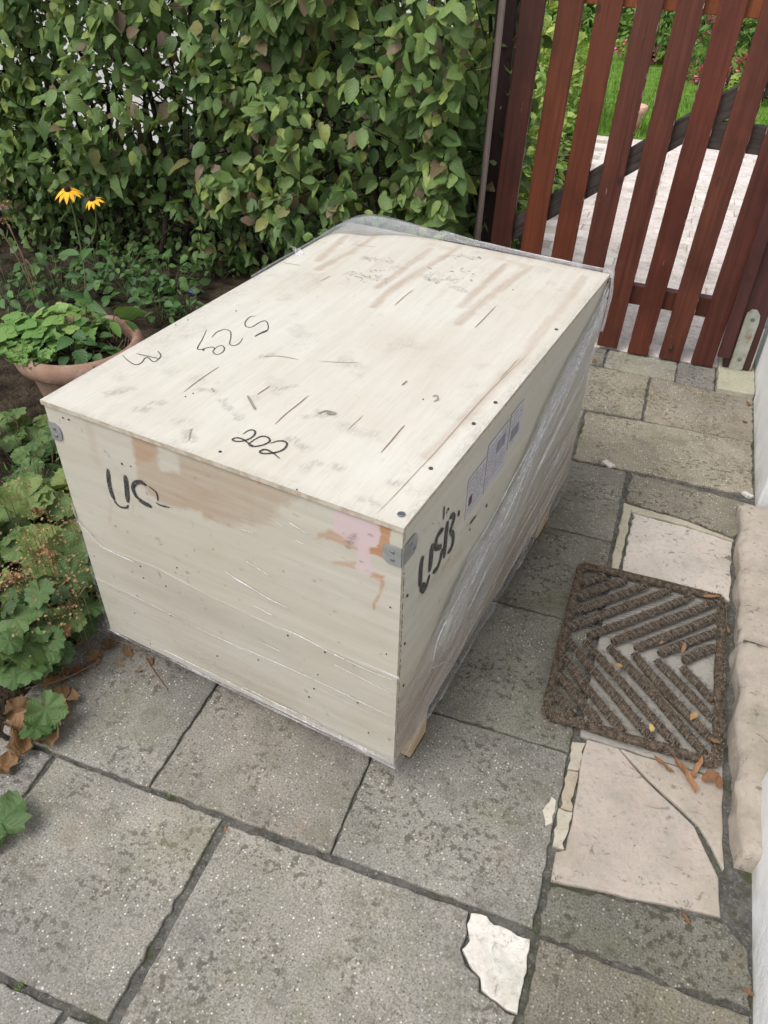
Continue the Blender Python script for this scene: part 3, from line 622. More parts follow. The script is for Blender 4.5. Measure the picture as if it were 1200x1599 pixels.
strokes('handwriting', [(L1([(768, 812), (790, 798), (810, 799), (812, 812), (795, 828), (762, 839), (735, 838), (729, 831), (745, 826), (768, 832), (790, 848), (810, 858)]), .0035),
                        (L1([(812, 832), (790, 850), (808, 859), (845, 852), (868, 838), (860, 824), (835, 821), (805, 836)]), .0035),
                        (L1([(868, 847), (900, 838), (925, 840), (932, 853), (915, 872), (875, 884), (838, 884), (832, 876), (852, 870), (880, 883), (905, 904)]), .0038)], UP)
L3 = lambda q: LP(60, 600, 3.476, q, on_front)
strokes('stencilled_letters', [(L3([(380, 458), (386, 530), (400, 590), (415, 625)]), .011), (L3([(410, 615), (425, 645), (450, 665), (480, 668), (492, 655)]), .005), (L3([(474, 492), (482, 560), (488, 640)]), .012),
                               (L3([(590, 548), (560, 530), (530, 534), (516, 560), (530, 600), (555, 628)]), .010), (L3([(545, 620), (575, 642), (618, 663)]), .012)], FR)
strokes('stencilled_letters', [(L3([(600, 552), (635, 578), (648, 600), (650, 632)]), .004), (L3([(640, 640), (665, 655), (715, 668)]), .004)], FR)
L5 = lambda q: LP(640, 640, 5.33, q, on_side)
strokes('stencilled_letters', [(L5([(108, 1215), (95, 1290), (88, 1380), (86, 1470)]), .015), (L5([(90, 1485), (125, 1490), (148, 1430), (163, 1370)]), .011), (L5([(186, 1115), (176, 1230), (165, 1345)]), .017),
                               (L5([(280, 992), (250, 1018), (222, 1075), (216, 1140), (230, 1158)]), .013), (L5([(216, 1150), (262, 1140)]), .013), (L5([(270, 1150), (255, 1235), (225, 1320), (190, 1352)]), .013),
                               (L5([(314, 925), (300, 1050), (285, 1232)]), .015), (L5([(330, 905), (355, 875), (368, 895), (352, 960), (328, 1012)]), .012), (L5([(332, 1012), (358, 1040), (352, 1130), (312, 1195)]), .013), (L5([(88, 1470), (110, 1480), (125, 1500)]), .02)], RT)
strokes('pen_mark', [(L5([(287, 798), (280, 915)]), .005), (L5([(306, 848), (309, 856)]), .006), (L5([(407, 838), (407, 885)]), .008)], RT)
strokes('wood_crack', [(L5([(550, 880), (520, 920), (500, 948)]), .006), (L5([(635, 790), (640, 805)]), .008), (L5([(500, 985), (497, 1005)]), .006), (L5([(190, 940), (186, 950)]), .005)], RT, 'dark_hole')
L2 = lambda q: LP(500, 340, 2.5, q, on_lid); L4 = lambda q: LP(340, 700, 3.075, q, on_lid)
M['crack'] = m_flat('wood_crack_line', (.25, .165, .10), .9)
M['dirt'] = m_flat('rubbed_dirt', (.30, .275, .235), .9)
cr = [(L1([(545, 655), (600, 612), (650, 578), (678, 560)]), .0018), (L1([(888, 775), (930, 735), (975, 700), (1012, 668)]), .002), (L2([(238, 918), (280, 870), (315, 828), (330, 812)]), .002), (L2([(290, 345), (330, 308), (365, 282)]), .0016), (L2([(605, 430), (645, 390), (688, 345)]), .002), (L2([(110, 828), (168, 773)]), .0012),
      (L2([(700, 632), (740, 590), (775, 552)]), .001), (L2([(320, 655), (340, 638)]), .003), (L2([(0, 562), (80, 566), (150, 567)]), .0012), (L1([(840, 523), (900, 520), (975, 533)]), .0015), (L1([(820, 665), (870, 632)]), .002), (L2([(0, 250), (40, 228)]), .0015), (L2([(120, 105), (220, 116)]), .0014), (L1([(905, 168), (985, 180)]), .0015)]
strokes('wood_crack', cr, UP, 'crack')
strokes('panel_joint', [(L4([(765, 315), (860, 218), (960, 110), (1060, 5)]) + L2([(600, 745), (700, 640), (800, 545)]), .0009)], UP, 'crack')
dm = [(L1([(785, 668), (803, 700), (815, 722)]), .006), (L1([(565, 835), (572, 800), (580, 793)]), .003), (L1([(1050, 735), (1080, 725), (1118, 735)]), .005), (L1([(650, 640), (660, 655)]), .003), (L2([(25, 765), (60, 768)]), .008), (L2([(440, 700), (455, 695), (460, 710), (445, 718)]), .004)]
strokes('dirt_mark', dm, UP, 'dirt')
for (x, y) in [(320, 380), (870, 500)]: pass
# shoe prints near the far edge: rows of small wedge marks
for cx, cy, n, sx, sy in [(185, 230, 26, 85, 26), (505, 225, 30, 90, 34), (232, 165, 8, 50, 10), (565, 152, 10, 60, 10), (715, 690, 0, 0, 0)]:
    m = MB()
    for k in range(n):
        a_ = (cx + rng.uniform(-sx, sx), cy + rng.uniform(-sy, sy) + .12 * 0); dx = rng.uniform(4, 11)
        ribbon(m, L2([a_, (a_[0] + dx, a_[1] + rng.uniform(1, 5))]), rng.uniform(.002, .007), UP, .0012)
    if n: tag(m.build('shoe_print', M['dirt'], crate), kind='stuff')
# screws in the lid
def screw(p, nrm, r=.0045, mat='screw', parent=crate, name='screw'):
    nrm = np.array(nrm, float); a = np.cross(nrm, (.3, .5, .81)); a /= np.linalg.norm(a); b = np.cross(nrm, a); p = np.array(p)
    V = []
    for rr, hh in [(r, 0.), (r, .0012), (r * .7, .002), (r * .35, .0016)]:
        V += [p + nrm * hh + rr * (math.cos(w) * a + math.sin(w) * b) for w in np.linspace(0, 6.283, 10, endpoint=False)]
    m = MB(); m.add(V, [(i * 10 + k, i * 10 + (k + 1) % 10, (i + 1) * 10 + (k + 1) % 10, (i + 1) * 10 + k) for i in range(3) for k in range(10)] + [tuple(30 + k for k in range(10))])
    return m.build(name, M[mat], parent)
screw(on_lid(627, 804) + np.array([0, 0, .0008]), UP, .007, parent=lid)
for q in [(673, 732), (740, 662), (774, 629), (869, 515), (344, 706), (318, 547)]: screw(on_lid(*q) + np.array([0, 0, .0005]), UP, .0042 if q[0] > 600 else .0028, 'dark_hole', lid)
for q in [(302, 615), (275, 508), (369, 486), (294, 500), (661, 624), (801, 453), (290, 620), (464, 765)]: screw(on_lid(*q), UP, .0014, 'dark_hole', lid)
for q in [(610, 948), (604, 1021), (576, 1144), (497, 1053), (508, 1018), (491, 1075), (483, 1088), (559, 1097), (404, 1030), (148, 868), (220, 884), (225, 902), (277, 886), (260, 915), (215, 930), (268, 961), (211, 957), (340, 1024), (236, 1005), (205, 728), (191, 724), (99, 652), (108, 655), (450, 992)]: screw(on_front(*q), FR, rng.uniform(.0011, .0022), 'dark_hole', front)
for q in [(636, 930), (632, 1005), (630, 1070), (700, 795)]: screw(on_side(*q), RT, .003, 'dark_hole', side)
# metal corner clips
def clip(cx, zc, w1, w2, name, lab):
    """folded strap round the vertical edge x=cx, y=0; w1 along the front, w2 along the side"""
    m = MB(); h = .021; t_ = .0016
    sgn = -1 if cx > -.1 else 1
    def plate(L, fn):
        ol = [(0, -h), (L - .012, -h), (L - .003, -h + .006), (L, -h + .016), (L, h - .016), (L - .003, h - .006), (L - .012, h), (0, h)]
        n = len(ol); V = [fn(a_, b_, t_) for a_, b_ in ol] + [fn(a_, b_, 0) for a_, b_ in ol]
        m.add(V, [tuple(range(n))] + [(i, i + n, (i + 1) % n + n, (i + 1) % n) for i in range(n)])
    plate(w1, lambda a_, b_, c_: (cx + sgn * a_, -.001 - c_, zc + b_)); plate(w2, lambda a_, b_, c_: (cx - sgn * (.001 + c_), a_ - .001, zc + b_))
    o = m.build(name, M['steel'], crate); o['label'] = lab
    for a_, b_ in [(w1 * .45, .008), (w1 * .45, -.009)]: screw((cx + sgn * a_, -.0028, zc + b_), FR, .0038, 'screw', o)
    if cx > -.1:
        for a_, b_ in [(w2 * .55, .008), (w2 * .75, -.009)]: screw((.0028, a_, zc + b_), RT, .0038, 'screw', o)
clip(0, .693, .036, .055, 'corner_clip', 'grey metal clip folded round the near right corner')
clip(-CW, .690, .030, .04, 'corner_clip', 'dark metal clip on the left edge of the front')
# paper labels under the film, with rows of illegible small print
def side_quad(mb, q, lift): 
    P = [np.array(p) + np.array([lift, 0, 0]) for p in q]; mb.add(P, [tuple(range(len(P)))])
def label_sheet(y0, y1, z0, z1, rows, blocks):
    m = MB(); m.box((0, y0, z0), (.0012, y1, z1)); o = m.build('shipping_label', M['paper'], crate)
    p = MB()
    for k in range(rows):
        z = z1 - (z1 - z0) * (.10 + .8 * k / rows); y = y0 + .006
        while y < y1 - .012:
            L_ = rng.uniform(.003, .012); p.box((.0011, y, z - .0012), (.0015, min(y + L_, y1 - .004), z + rng.uniform(.0005, .0016))); y += L_ + rng.uniform(.002, .008)
    p.build('small_print', M['greyprint'], o)
    for (a_, b_, c_, d_, mt) in blocks:
        p = MB()
        if mt == 'bar':
            y = a_
            while y < b_: w_ = rng.uniform(.0008, .003); p.box((.0011, y, c_), (.0016, min(b_, y + w_), d_)); y += w_ + rng.uniform(.0008, .002)
            p.build('barcode', M['greyprint'], o)
        else: p.box((.0011, a_, c_), (.0016, b_, d_)); p.build('printed_block', M[mt], o)
a1, a2, a3, a4 = on_side(728, 800), on_side(752, 728), on_side(757, 750), on_side(799, 652)
label_sheet(a1[1] - .005, a1[1] + .085, .572, .672, 7, [(a1[1] + .006, a1[1] + .022, .60, .622, 'redprint')])
label_sheet(.375, .49, .575, .695, 9, [(.425, .475, .645, .675, 'bar')]); label_sheet(.50, .575, .61, .70, 6, [(.51, .56, .625, .652, 'bar')])

# stretch film
def film_grid(name, fn, ns, nt, mat, uvf, den, parent=crate):
    V = []; UV = []; D = []
    for j in range(nt):
        for i in range(ns):
            s_, t_ = i / (ns - 1), j / (nt - 1); V.append(fn(s_, t_)); UV.append(uvf(s_, t_)); D.append(den(s_, t_))
    F = [(j * ns + i, j * ns + i + 1, (j + 1) * ns + i + 1, (j + 1) * ns + i) for j in range(nt - 1) for i in range(ns - 1)]
    m = MB(); m.add(V, F, UV); m.t = D; return m.build(name, mat, parent, True)
top_px = [on_side(*q) for q in [(632, 1075), (655, 1035), (678, 977), (724, 874), (777, 791), (815, 713), (843, 643), (885, 560), (935, 470), (947, 440)]]
ty = np.array([p[1] for p in top_px]); tz = np.array([p[2] for p in top_px]); o_ = np.argsort(ty); ty, tz = ty[o_], tz[o_]
def ztop(y): return float(np.interp(y, ty, tz))
M['film_side'] = m_film('stretch_film_side', (2.2, 42), .03, .85); M['film_front'] = m_film('stretch_film_front', (2.0, 44), -.03, .6, gloss=.12); M['film_hood'] = m_film('stretch_film_hood', (4, 14), .08, .5)
def side_out(y, z, zt):
    k = (zt - z)
    bul = .018 * math.exp(-((y - .27) / .10) ** 2 - ((z - .24) / .10) ** 2)
    f_ = mnoise.noise(Vector((y * 2.2, (z - zt) * 34, 1))) * .005 + mnoise.noise(Vector((y * 6, (z - zt) * 90, 4))) * .0022 + mnoise.noise(Vector((y * 34, (z - zt) * 60, 9))) * .0035 * math.exp(-((k - .05) / .09) ** 2)
    low = .004 + .006 * max(0, (.14 - z) / .08) * min(1, y / .3)
    return .0045 + max(-.003, f_) + bul + low * .7
def side_fn3(s_, t_):
    y = -.012 + s_ * 1.222; zt = ztop(y) + .006 * mnoise.noise(Vector((y * 14, 0, 2))); zb = .094 - .010 * min(1, max(0, y) / .4) + .01 * mnoise.noise(Vector((y * 8, 3, 2))); z = zb + (zt - zb) * t_
    x = side_out(y, z, zt)
    if y > 1.2: x -= .3 * (y - 1.2)
    return (x, y, z)
def side_den(s_, t_):
    y = s_ * 1.22; zt = ztop(y); z = .08 + (zt - .08) * t_; d = zt - z; bw = .025 + .10 * min(1, y / .5)
    band = math.exp(-((d - bw * .6) / bw) ** 2) * min(1, max(0, y - .10) / .15)
    b2 = .55 * math.exp(-((d - .22) / .03) ** 2) * (y > .1)
    low = .75 * max(0, 1 - (z - .06) / .05)
    return min(1, band * .95 + b2 + low + .10)
film_grid('stretch_film', side_fn3, 190, 110, M['film_side'], lambda s_, t_: (s_ * 1.2, (1 - t_) * (ztop(s_ * 1.22) - .08)), side_den)
# a second, thinner loop of film bunched on top of the band
def rope(pts, r, name='film_fold'):
    m = MB(); m.tube(catmull(pts, 6), r, 6); return m
fq = [on_side(*q) for q in [(678, 1000), (700, 990), (722, 960), (738, 920), (757, 870), (778, 830)]]
fr_ = MB()
def fold(q, r, lift=.012):
    P = catmull([np.array(on_side(*p)) + np.array([lift + .002 * mnoise.noise(Vector((p[0] * .1, p[1] * .1, 0))), 0, 0]) for p in q], 8)
    P = [p for p in P if p[2] > .10] or P
    fr_.tube(P, [r * (.4 + .6 * math.sin(math.pi * (i + .5) / len(P))) * (1 + .3 * math.sin(i * 1.7)) for i in range(len(P))], 5, tone=1)
M['film_fold'] = m_film('film_fold', (34, 34), -.06, .75, True)
for q, r in [([(693, 985), (705, 962), (730, 905), (762, 838), (777, 812)], .0018), ([(700, 990), (722, 955), (745, 905), (760, 872)], .0022), ([(722, 870), (742, 838), (765, 800), (800, 735), (842, 660)], .0017), ([(762, 845), (785, 800), (808, 750), (805, 765)], .0018), ([(735, 880), (700, 945), (678, 990), (668, 1030)], .0015), ([(668, 1040), (690, 1030), (712, 1035), (720, 1020)], .002),
             ([(800, 770), (830, 700), (868, 620), (905, 540)], .0018), ([(815, 735), (850, 655), (885, 590), (925, 500), (940, 450)], .0018), ([(845, 690), (880, 610), (915, 530)], .0015), ([(678, 1000), (692, 1030), (712, 1040)], .0015), ([(860, 640), (895, 570), (935, 475)], .002)]:
    fold(q, r)
for k in range(46):
    y0 = rng.uniform(.22, 1.0); L0 = rng.uniform(.10, .34); off = abs(rng.normal(0, .035)) + .004
    P = [np.array([.013 + .003 * math.sin(j + k), min(1.2, y0 + L0 * j / 6), ztop(min(1.2, y0 + L0 * j / 6)) - off * (1 + .25 * math.sin(j * .9 + k)) - .004]) for j in range(7)]
    fr_.tube(catmull(P, 3), rng.uniform(.0003, .0008), 4, tone=1)
for k in range(30):
    y0 = rng.uniform(.05, .95); L0 = rng.uniform(.12, .4); z0 = rng.uniform(.12, .34)
    P = [np.array([.016, min(1.2, y0 + L0 * j / 4), z0 + .16 * L0 * j / 4 + .003 * math.sin(j + k)]) for j in range(5)]
    if P[-1][2] < ztop(P[0][1]) - .01: fr_.tube(catmull(P, 3), rng.uniform(.0003, .0007), 4, tone=1)
tag(fr_.build('film_fold', M['film_fold'], crate, True), kind='stuff')
fpx = [on_front(*q) for q in [(108, 792), (128, 825), (160, 852), (240, 882), (330, 930), (450, 985), (560, 1030), (620, 1055)]]
fx = np.array([p[0] for p in fpx]); fz = np.array([p[2] for p in fpx]); o_ = np.argsort(fx); fx, fz = fx[o_], fz[o_]
def fztop(x): return float(np.interp(x, fx, fz))
def front_fn3(s_, t_):
    x = -CW - .006 + s_ * (CW + .012); zt = fztop(x); zb = .095 + .004 * mnoise.noise(Vector((x * 9, 1, 1))); z = zb + (zt - zb) * t_
    y = -.003 - max(-.0015, mnoise.noise(Vector((x * 2, (z - zt) * 45, 7))) * .0028) - .004 * max(0, (.115 - z) / .03) * .6
    if t_ > .995: y = -.001
    return (x, y, z)
def front_den(s_, t_):
    x = -CW + s_ * CW; zt = fztop(x); z = .09 + (zt - .09) * t_
    return min(1, .04 + .55 * math.exp(-((zt - z) / .006) ** 2) + .9 * max(0, 1 - (z - .088) / .045) * (1 if x > -.6 else .5) + .3 * math.exp(-((z - .24 + .05 * x) / .006) ** 2))
film_grid('stretch_film', front_fn3, 150, 90, M['film_front'], lambda s_, t_: (s_ * .8, t_ * (fztop(-CW + s_ * CW) - .09)), front_den)
# white streaks and long folds on the front film
m = MB()
def L3f(q, sc=3.075, X0=340, Y0=700):
    P = [np.array(on_front(X0 + x / sc, Y0 + y / sc)) + np.array([0, -.004, 0]) for x, y in q]
    for p in P: p[0] = min(max(p[0], -CW), -.003); p[2] = max(p[2], .10)
    return P
for q, r in [([(0, 900), (200, 985), (480, 1110), (700, 1215), (840, 1285)], .0011), ([(570, 1035), (700, 1100), (850, 1178)], .0012), ([(620, 1010), (740, 1065), (862, 1112)], .0013), ([(70, 612), (150, 655), (240, 710), (345, 762)], .0018), ([(310, 855), (400, 895), (520, 960), (620, 1010)], .0016), ([(180, 750), (275, 800)], .0016), ([(250, 325), (330, 375)], .001), ([(350, 350), (445, 412)], .001), ([(380, 435), (425, 458)], .001), ([(140, 535), (262, 610)], .0013), ([(210, 925), (310, 970)], .001), ([(130, 385), (185, 405)], .0008)]:
    m.tube(catmull(L3f(q), 5), r * .5, 5, tone=1)
L3g = lambda q: L3f(q, 3.476, 60, 600)
for q, r in [([(215, 735), (290, 810), (370, 885), (540, 965)], .0018), ([(300, 1040), (480, 1120), (780, 1270)], .0008), ([(860, 1310), (1180, 1465)], .001), ([(1020, 1010), (1100, 1060), (1182, 1110)], .0016), ([(1110, 780), (1180, 805)], .001), ([(1140, 955), (1180, 985)], .0013), ([(175, 650), (190, 700), (235, 760)], .003), ([(375, 1315), (430, 1345), (500, 1390)], .003), ([(620, 1405), (760, 1472), (900, 1540)], .0014), ([(430, 1290), (480, 1350)], .001)]:
    m.tube(catmull(L3g(q), 5), r * .5, 5, tone=1)
for k in range(26):
    x = rng.uniform(-.62, -.06); z = .105 + rng.uniform(0, .035); xe = min(-.004, x + rng.uniform(.12, .22)); m.tube([(x, -.008, z), ((x + xe) / 2, -.0085, z - .003), (xe, -.007, z - .004)], .0005, 4, tone=1)
tag(m.build('film_fold', M['film_fold'], crate, True), kind='stuff')
# hood: film standing up round the far left corner and the back edge, folded in over the lid
path_h = [(-CW - .006, .70), (-CW - .008, .85), (-CW - .008, 1.0), (-CW - .006, 1.13), (-CW + .03, 1.205), (-.68, 1.218), (-.5, 1.216), (-.3, 1.21), (-.12, 1.208), (.004, 1.206), (.010, 1.19)]
hp = catmull([(*p, 0) for p in path_h], 8); nh = len(hp)
def hood(s_, t_):
    i = s_ * (nh - 1); a = hp[int(i)]; b_ = hp[min(int(i) + 1, nh - 1)]; p = a + (b_ - a) * (i - int(i))
    q = s_; rise = .003 + .028 * math.exp(-((q - .48) / .14) ** 2) + .006 * (q > .6) - .0 
    w = .004 * mnoise.noise(Vector((q * 18, t_ * 4, 0)))
    c = np.array([-.4, .6]); d = c - p[:2]; d /= np.linalg.norm(d)
    if t_ < .6:
        k = t_ / .6; out = .010 * math.sin(math.pi * k) * (.4 + rise * 20)
        return (p[0] - d[0] * out + w, p[1] - d[1] * out + w, .60 + (.16 + rise) * k)
    k = (t_ - .6) / .4; inn = (.008 + .11 * math.exp(-((q - .42) / .13) ** 2)) * k
    return (p[0] + d[0] * inn, p[1] + d[1] * inn, Z1 + max(.0035 + .002 * k, rise * (1 - k) ** 1.6 + .003 + w * .4))
film_grid('stretch_film', hood, 150, 26, M['film_hood'], lambda s_, t_: (s_ * 2.2, t_ * .3), lambda s_, t_: .12 + .55 * math.exp(-((t_ - .6) / .06) ** 2) + .25 * (t_ > .97))
m = MB(); b0 = np.array(ground(545, 342, .78)); pc = tocrate(np.array(ground(468, 390, .78))); 
m.add([pc + np.array([-.0, 0, -.03]), pc + np.array([.01, .015, -.03]), pc + np.array([-.008, .018, -.005]), pc + np.array([-.03, .0, .006])], [(0, 1, 2, 3)], tone=1.); m.build('film_tail', M['film_fold'], crate)
for a, b in [((-CW - .004, 0), (-CW - .004, .7))]:
    film_grid('stretch_film', lambda s_, t_: (-CW - .005 - .003 * mnoise.noise(Vector((s_ * 4, t_ * 20, 0))), -.006 + s_ * 1.2, .09 + t_ * (.37 + .25 * s_)), 30, 20, M['film_front'], lambda s_, t_: (s_, t_ * .5), lambda s_, t_: .3)

# ------------------------------------------------------------------ coir mat
mat_root = thing('door_mat', 'brown coir doormat with herringbone bars and steel wire, beside the doorstep', 'doormat', (.27, .30, 0))
U0, U1, V0, V1 = .279, .668, .312, .875
br = MB(); fz_n = 0
def coir(pts, r, name, hairs=26, parent=mat_root, fl=.8):
    P = catmull(pts, 4) if len(pts) > 2 else [np.array(pts[0]) + (np.array(pts[1]) - np.array(pts[0])) * k / 14 for k in range(15)]
    m = MB(); n = 9; V = []
    for i, p in enumerate(P):
        t_ = P[min(i + 1, len(P) - 1)] - P[max(i - 1, 0)]; t_ = t_ / np.linalg.norm(t_); a_ = np.cross(t_, (0, 0, 1)); a_ /= np.linalg.norm(a_)
        rr = r * (1 + .12 * mnoise.noise(Vector(p * 55))) * (.75 if i in (0, len(P) - 1) else 1)
        for k in range(n):
            w = 6.283 * k / n; q = p + rr * (math.cos(w) * a_ + np.array([0, 0, math.sin(w) * fl])); q = q + np.array(mnoise.noise_vector(Vector(q * 130))) * .0022; q[2] = max(q[2], .002)
            V.append(q - np.array([.27, .30, 0]))
    m.add(V, [(i * n + k, i * n + (k + 1) % n, (i + 1) * n + (k + 1) % n, (i + 1) * n + k) for i in range(len(P) - 1) for k in range(n)] + [tuple(range(n))[::-1], tuple((len(P) - 1) * n + k for k in range(n))])
    m.build(name, M['coir'], parent, True)
    L_ = sum(np.linalg.norm(P[i + 1] - P[i]) for i in range(len(P) - 1))
    for h in range(int(L_ * 5500)):
        i = rng.integers(0, len(P) - 1); p = P[i] + (P[i + 1] - P[i]) * rng.random(); t_ = P[i + 1] - P[i]; t_ = t_ / np.linalg.norm(t_); a_ = np.cross(t_, (0, 0, 1))
        w = rng.uniform(-.3, 3.44); d = math.cos(w) * a_ + np.array([0, 0, math.sin(w) * fl]); b_ = p + d * r * .93; d2 = d + t_ * rng.normal(0, .7) + rng.normal(0, .35, 3); d2 /= np.linalg.norm(d2)
        ln = rng.uniform(.002, .0075); sdv = np.cross(d2, rng.normal(0, 1, 3)); sdv = sdv / np.linalg.norm(sdv) * .0007
        V3 = np.array([b_ - sdv, b_ + sdv, b_ + d2 * ln]); V3[:, 2] = np.maximum(V3[:, 2], .001)
        br.add(V3 - np.array([.27, .30, 0]), [(0, 1, 2)], tone=rng.random())
rb = .0116; zc = .0155
cn = .022
def arc(cx, cy, a0): return [(cx + cn * math.cos(math.radians(a0 + k * 30)), cy + cn * math.sin(math.radians(a0 + k * 30))) for k in range(4)]
loop = arc(U1 - cn, V1 - cn, 0) + [((U0 + U1) / 2, V1 + .002)] + arc(U0 + cn, V1 - cn, 90) + [(U0 - .001, V0 + k * (V1 - V0) / 4) for k in (3, 2, 1)] + arc(U0 + cn, V0 + cn, 180) + [(U0 + k * (U1 - U0) / 4, V0 + .003 * (k % 2)) for k in (1, 2, 3)] + arc(U1 - cn, V0 + cn, 270) + [(U1 + .002 * (k % 2), V0 + k * (V1 - V0) / 4) for k in (1, 2, 3)] + [(U1, V1 - cn + .001)]
coir([np.array([*q, zc]) for q in loop], .0125, 'mat_border')
wires = MB()
def bars(sgn, c0, v0, v1):
    for k in range(-7, 9):
        c = c0 + .0605 * k; pts = []
        ua, ub = U0 + .008, U1 - .010
        f_ = (lambda u: u - c) if sgn > 0 else (lambda u: c - u)
        us_ = [u for u in np.linspace(ua, ub, 200) if v0 < f_(u) < v1]
        if len(us_) < 16: continue
        p, q = np.array([us_[0], f_(us_[0]), zc]), np.array([us_[-1], f_(us_[-1]), zc]); j = rng.normal(0, .0015, 2)
        p[:2] += j; q[:2] += rng.normal(0, .0015, 2); coir([p, (p + q) / 2 + np.array([rng.normal(0, .0022), rng.normal(0, .0022), 0]), q], rb * rng.uniform(.92, 1.08), 'coir_bar')
        L_ = np.linalg.norm(q - p); t_ = (q - p) / L_; nrm = np.cross(t_, (0, 0, 1))
        s_ = .006
        while s_ < L_:
            b_ = p + t_ * s_; ex_ = rng.uniform(1.5, 2.1)
            pts = [b_ + nrm * rb * w + np.array([0, 0, math.cos(min(1.5, abs(w)) * .9) * rb * .95 + .0012 - (0 if abs(w) < 1.1 else .004)]) + t_ * w * .004 for w in (-ex_, -1, -.4, .3, 1, 1.35)]
            wires.tube(np.array(pts) - np.array([.27, .30, 0]), .0009, 4, cap=False)
            e = pts[0] + np.array([0, 0, 0]); lo = [e + np.array([math.cos(w) * .004 - .004, math.sin(w) * .004, 0.001 * w]) for w in np.linspace(0, 4.6, 6)]
            wires.tube(np.array(lo) - np.array([.27, .30, 0]), .0007, 4, cap=False)
            s_ += rng.uniform(.014, .030)
bars(1, -.265, .602, V1 - .018); bars(-1, .852, V0 + .016, .580)
for v in [.46, .43, .50, .40, .375, .575]:
    c = np.array([U0 - .018, v + rng.normal(0, .004), .005]); lo = [c + np.array([math.cos(w) * .006, math.sin(w) * .006, .002]) for w in np.linspace(.3, 5.2, 10)] + [c + np.array([.018, -.006, .012])]
    wires.tube(np.array(lo) - np.array([.27, .30, 0]), .0008, 4, cap=False)
tag(wires.build('wire', M['wire'], mat_root, True), kind='stuff'); tag(br.build('bristles', M['bristle'], mat_root), kind='stuff')

# ------------------------------------------------------------------ leaf shapes
def leaf_ovate(L_, w, fold_=.25, curl=.3, n=5, tip=1.0, serr=.0, rg=None):
    V = [(0, 0, 0)]; UV = [(0, 0)]; 
    for i in range(1, n):
        s_ = i / n; hw = w * .5 * (math.sin(math.pi * s_ ** .8) ** .75) * (1 + serr * (1 if i % 2 else -1)); z = -curl * L_ * s_ * s_
        V += [(-hw, s_ * L_, z + fold_ * hw), (0, s_ * L_, z), (hw, s_ * L_, z + fold_ * hw)]; UV += [(s_, -1), (s_, 0), (s_, 1)]
    V.append((0, L_ * tip, -curl * L_)); UV.append((1, 0)); F = [(0, 2, 1), (0, 3, 2)]
    for i in range(n - 2):
        a = 1 + 3 * i; F += [(a, a + 1, a + 4, a + 3), (a + 1, a + 2, a + 5, a + 4)]
    a = 1 + 3 * (n - 2); e = len(V) - 1; F += [(a, a + 1, e), (a + 1, a + 2, e)]
    return np.array(V), F, UV
def leaf_lobed(R_, lobes=7, depth=.18, cup=.15, teeth=.05, seed=0, crinkle=.03, rings=3, seg=42):
    r_ = np.random.default_rng(seed); V = [(0, 0, 0)]; UV = [(0, 0)]; ph = r_.uniform(0, 6)
    for k in range(1, rings + 1):
        q = k / rings
        for i in range(seg):
            a = math.pi * (.04 + 1.92 * i / (seg - 1)) - math.pi / 2 - math.pi * .0
            x = lobes * (i / (seg - 1)); lob = 1 - depth * (1 - abs(math.sin(math.pi * x)) ** .6) * q; te = 1 + teeth * (1 if i % 2 else -1) * (k == rings)
            rr = R_ * q * lob * te * (.82 + .18 * math.cos((i / (seg - 1) - .5) * 3))
            z = cup * R_ * q * q + crinkle * R_ * math.cos(2 * math.pi * x) * q + .12 * R_ * q * q * math.sin(2 * a + ph)
            V.append((rr * math.cos(a), rr * math.sin(a) + 0, z)); UV.append((q, ((x % 1) - .5) * 2))
    F = [(0, 1 + i, 2 + i) for i in range(seg - 1)]
    for k in range(rings - 1):
        for i in range(seg - 1): a = 1 + k * seg + i; F.append((a, a + seg, a + seg + 1, a + 1))
    return np.array(V), F, UV
def frame(d, up=(0, 0, 1), roll=0.):
    d = np.array(d, float); d /= np.linalg.norm(d); x = np.cross(d, up); x = x / (np.linalg.norm(x) + 1e-9); z = np.cross(x, d)
    c, s_ = math.cos(roll), math.sin(roll); x2 = c * x + s_ * z; z2 = -s_ * x + c * z
    return np.stack([x2, d, z2], 1)
def put(mb, lf, Rm, loc, sc=1., tone=0.): mb.add((lf[0] * sc) @ Rm.T + loc, lf[1], lf[2], tone)
def leaf_obj(mesh, name, parent, Rm, loc, sc=1.):
    o = bpy.data.objects.new(name, mesh); link(o, parent)
    m4 = Matrix(Rm.tolist()).to_4x4() @ Matrix.Scale(sc, 4); m4.translation = Vector(loc); o.matrix_local = m4; return o

# ------------------------------------------------------------------ hedge
hedge = thing('hornbeam_hedge', 'tall green hornbeam hedge with some browned leaves behind the crate and flower pot', 'hedge', (-1.6, 2.45, 0))
H0 = np.array([-1.6, 2.45, 0.])
hv = [leaf_ovate(.080, .050, f_, c_, 6, 1., se) for f_, c_, se in [(.25, .22, .07), (.5, .55, .05), (.05, .75, .08), (-.25, .15, .07), (.45, -.25, .06)]]
HT = [.22, .30, .38, .45, .50, .56, .62, .68, .76, .95]
hmesh = []
for li, lf in enumerate(hv):
    for tn in HT:
        m = MB(); m.add(lf[0], lf[1], lf[2], tn); hmesh.append(m.mesh('hedge_leaf', M['hedge_leaf'], True))
def dens(u, z):
    q = vnoise(np.array([u * 3.0]), np.array([z * 3.4]), 41, 2)[0]
    d = .22 + 2.1 * np.clip(q - .36, 0, .42)
    if z < .42 and u < -.6: d *= .5 + .5 * (z / .42)
    if u < -1.75 and z > .55: d *= .62
    return d
cands = []
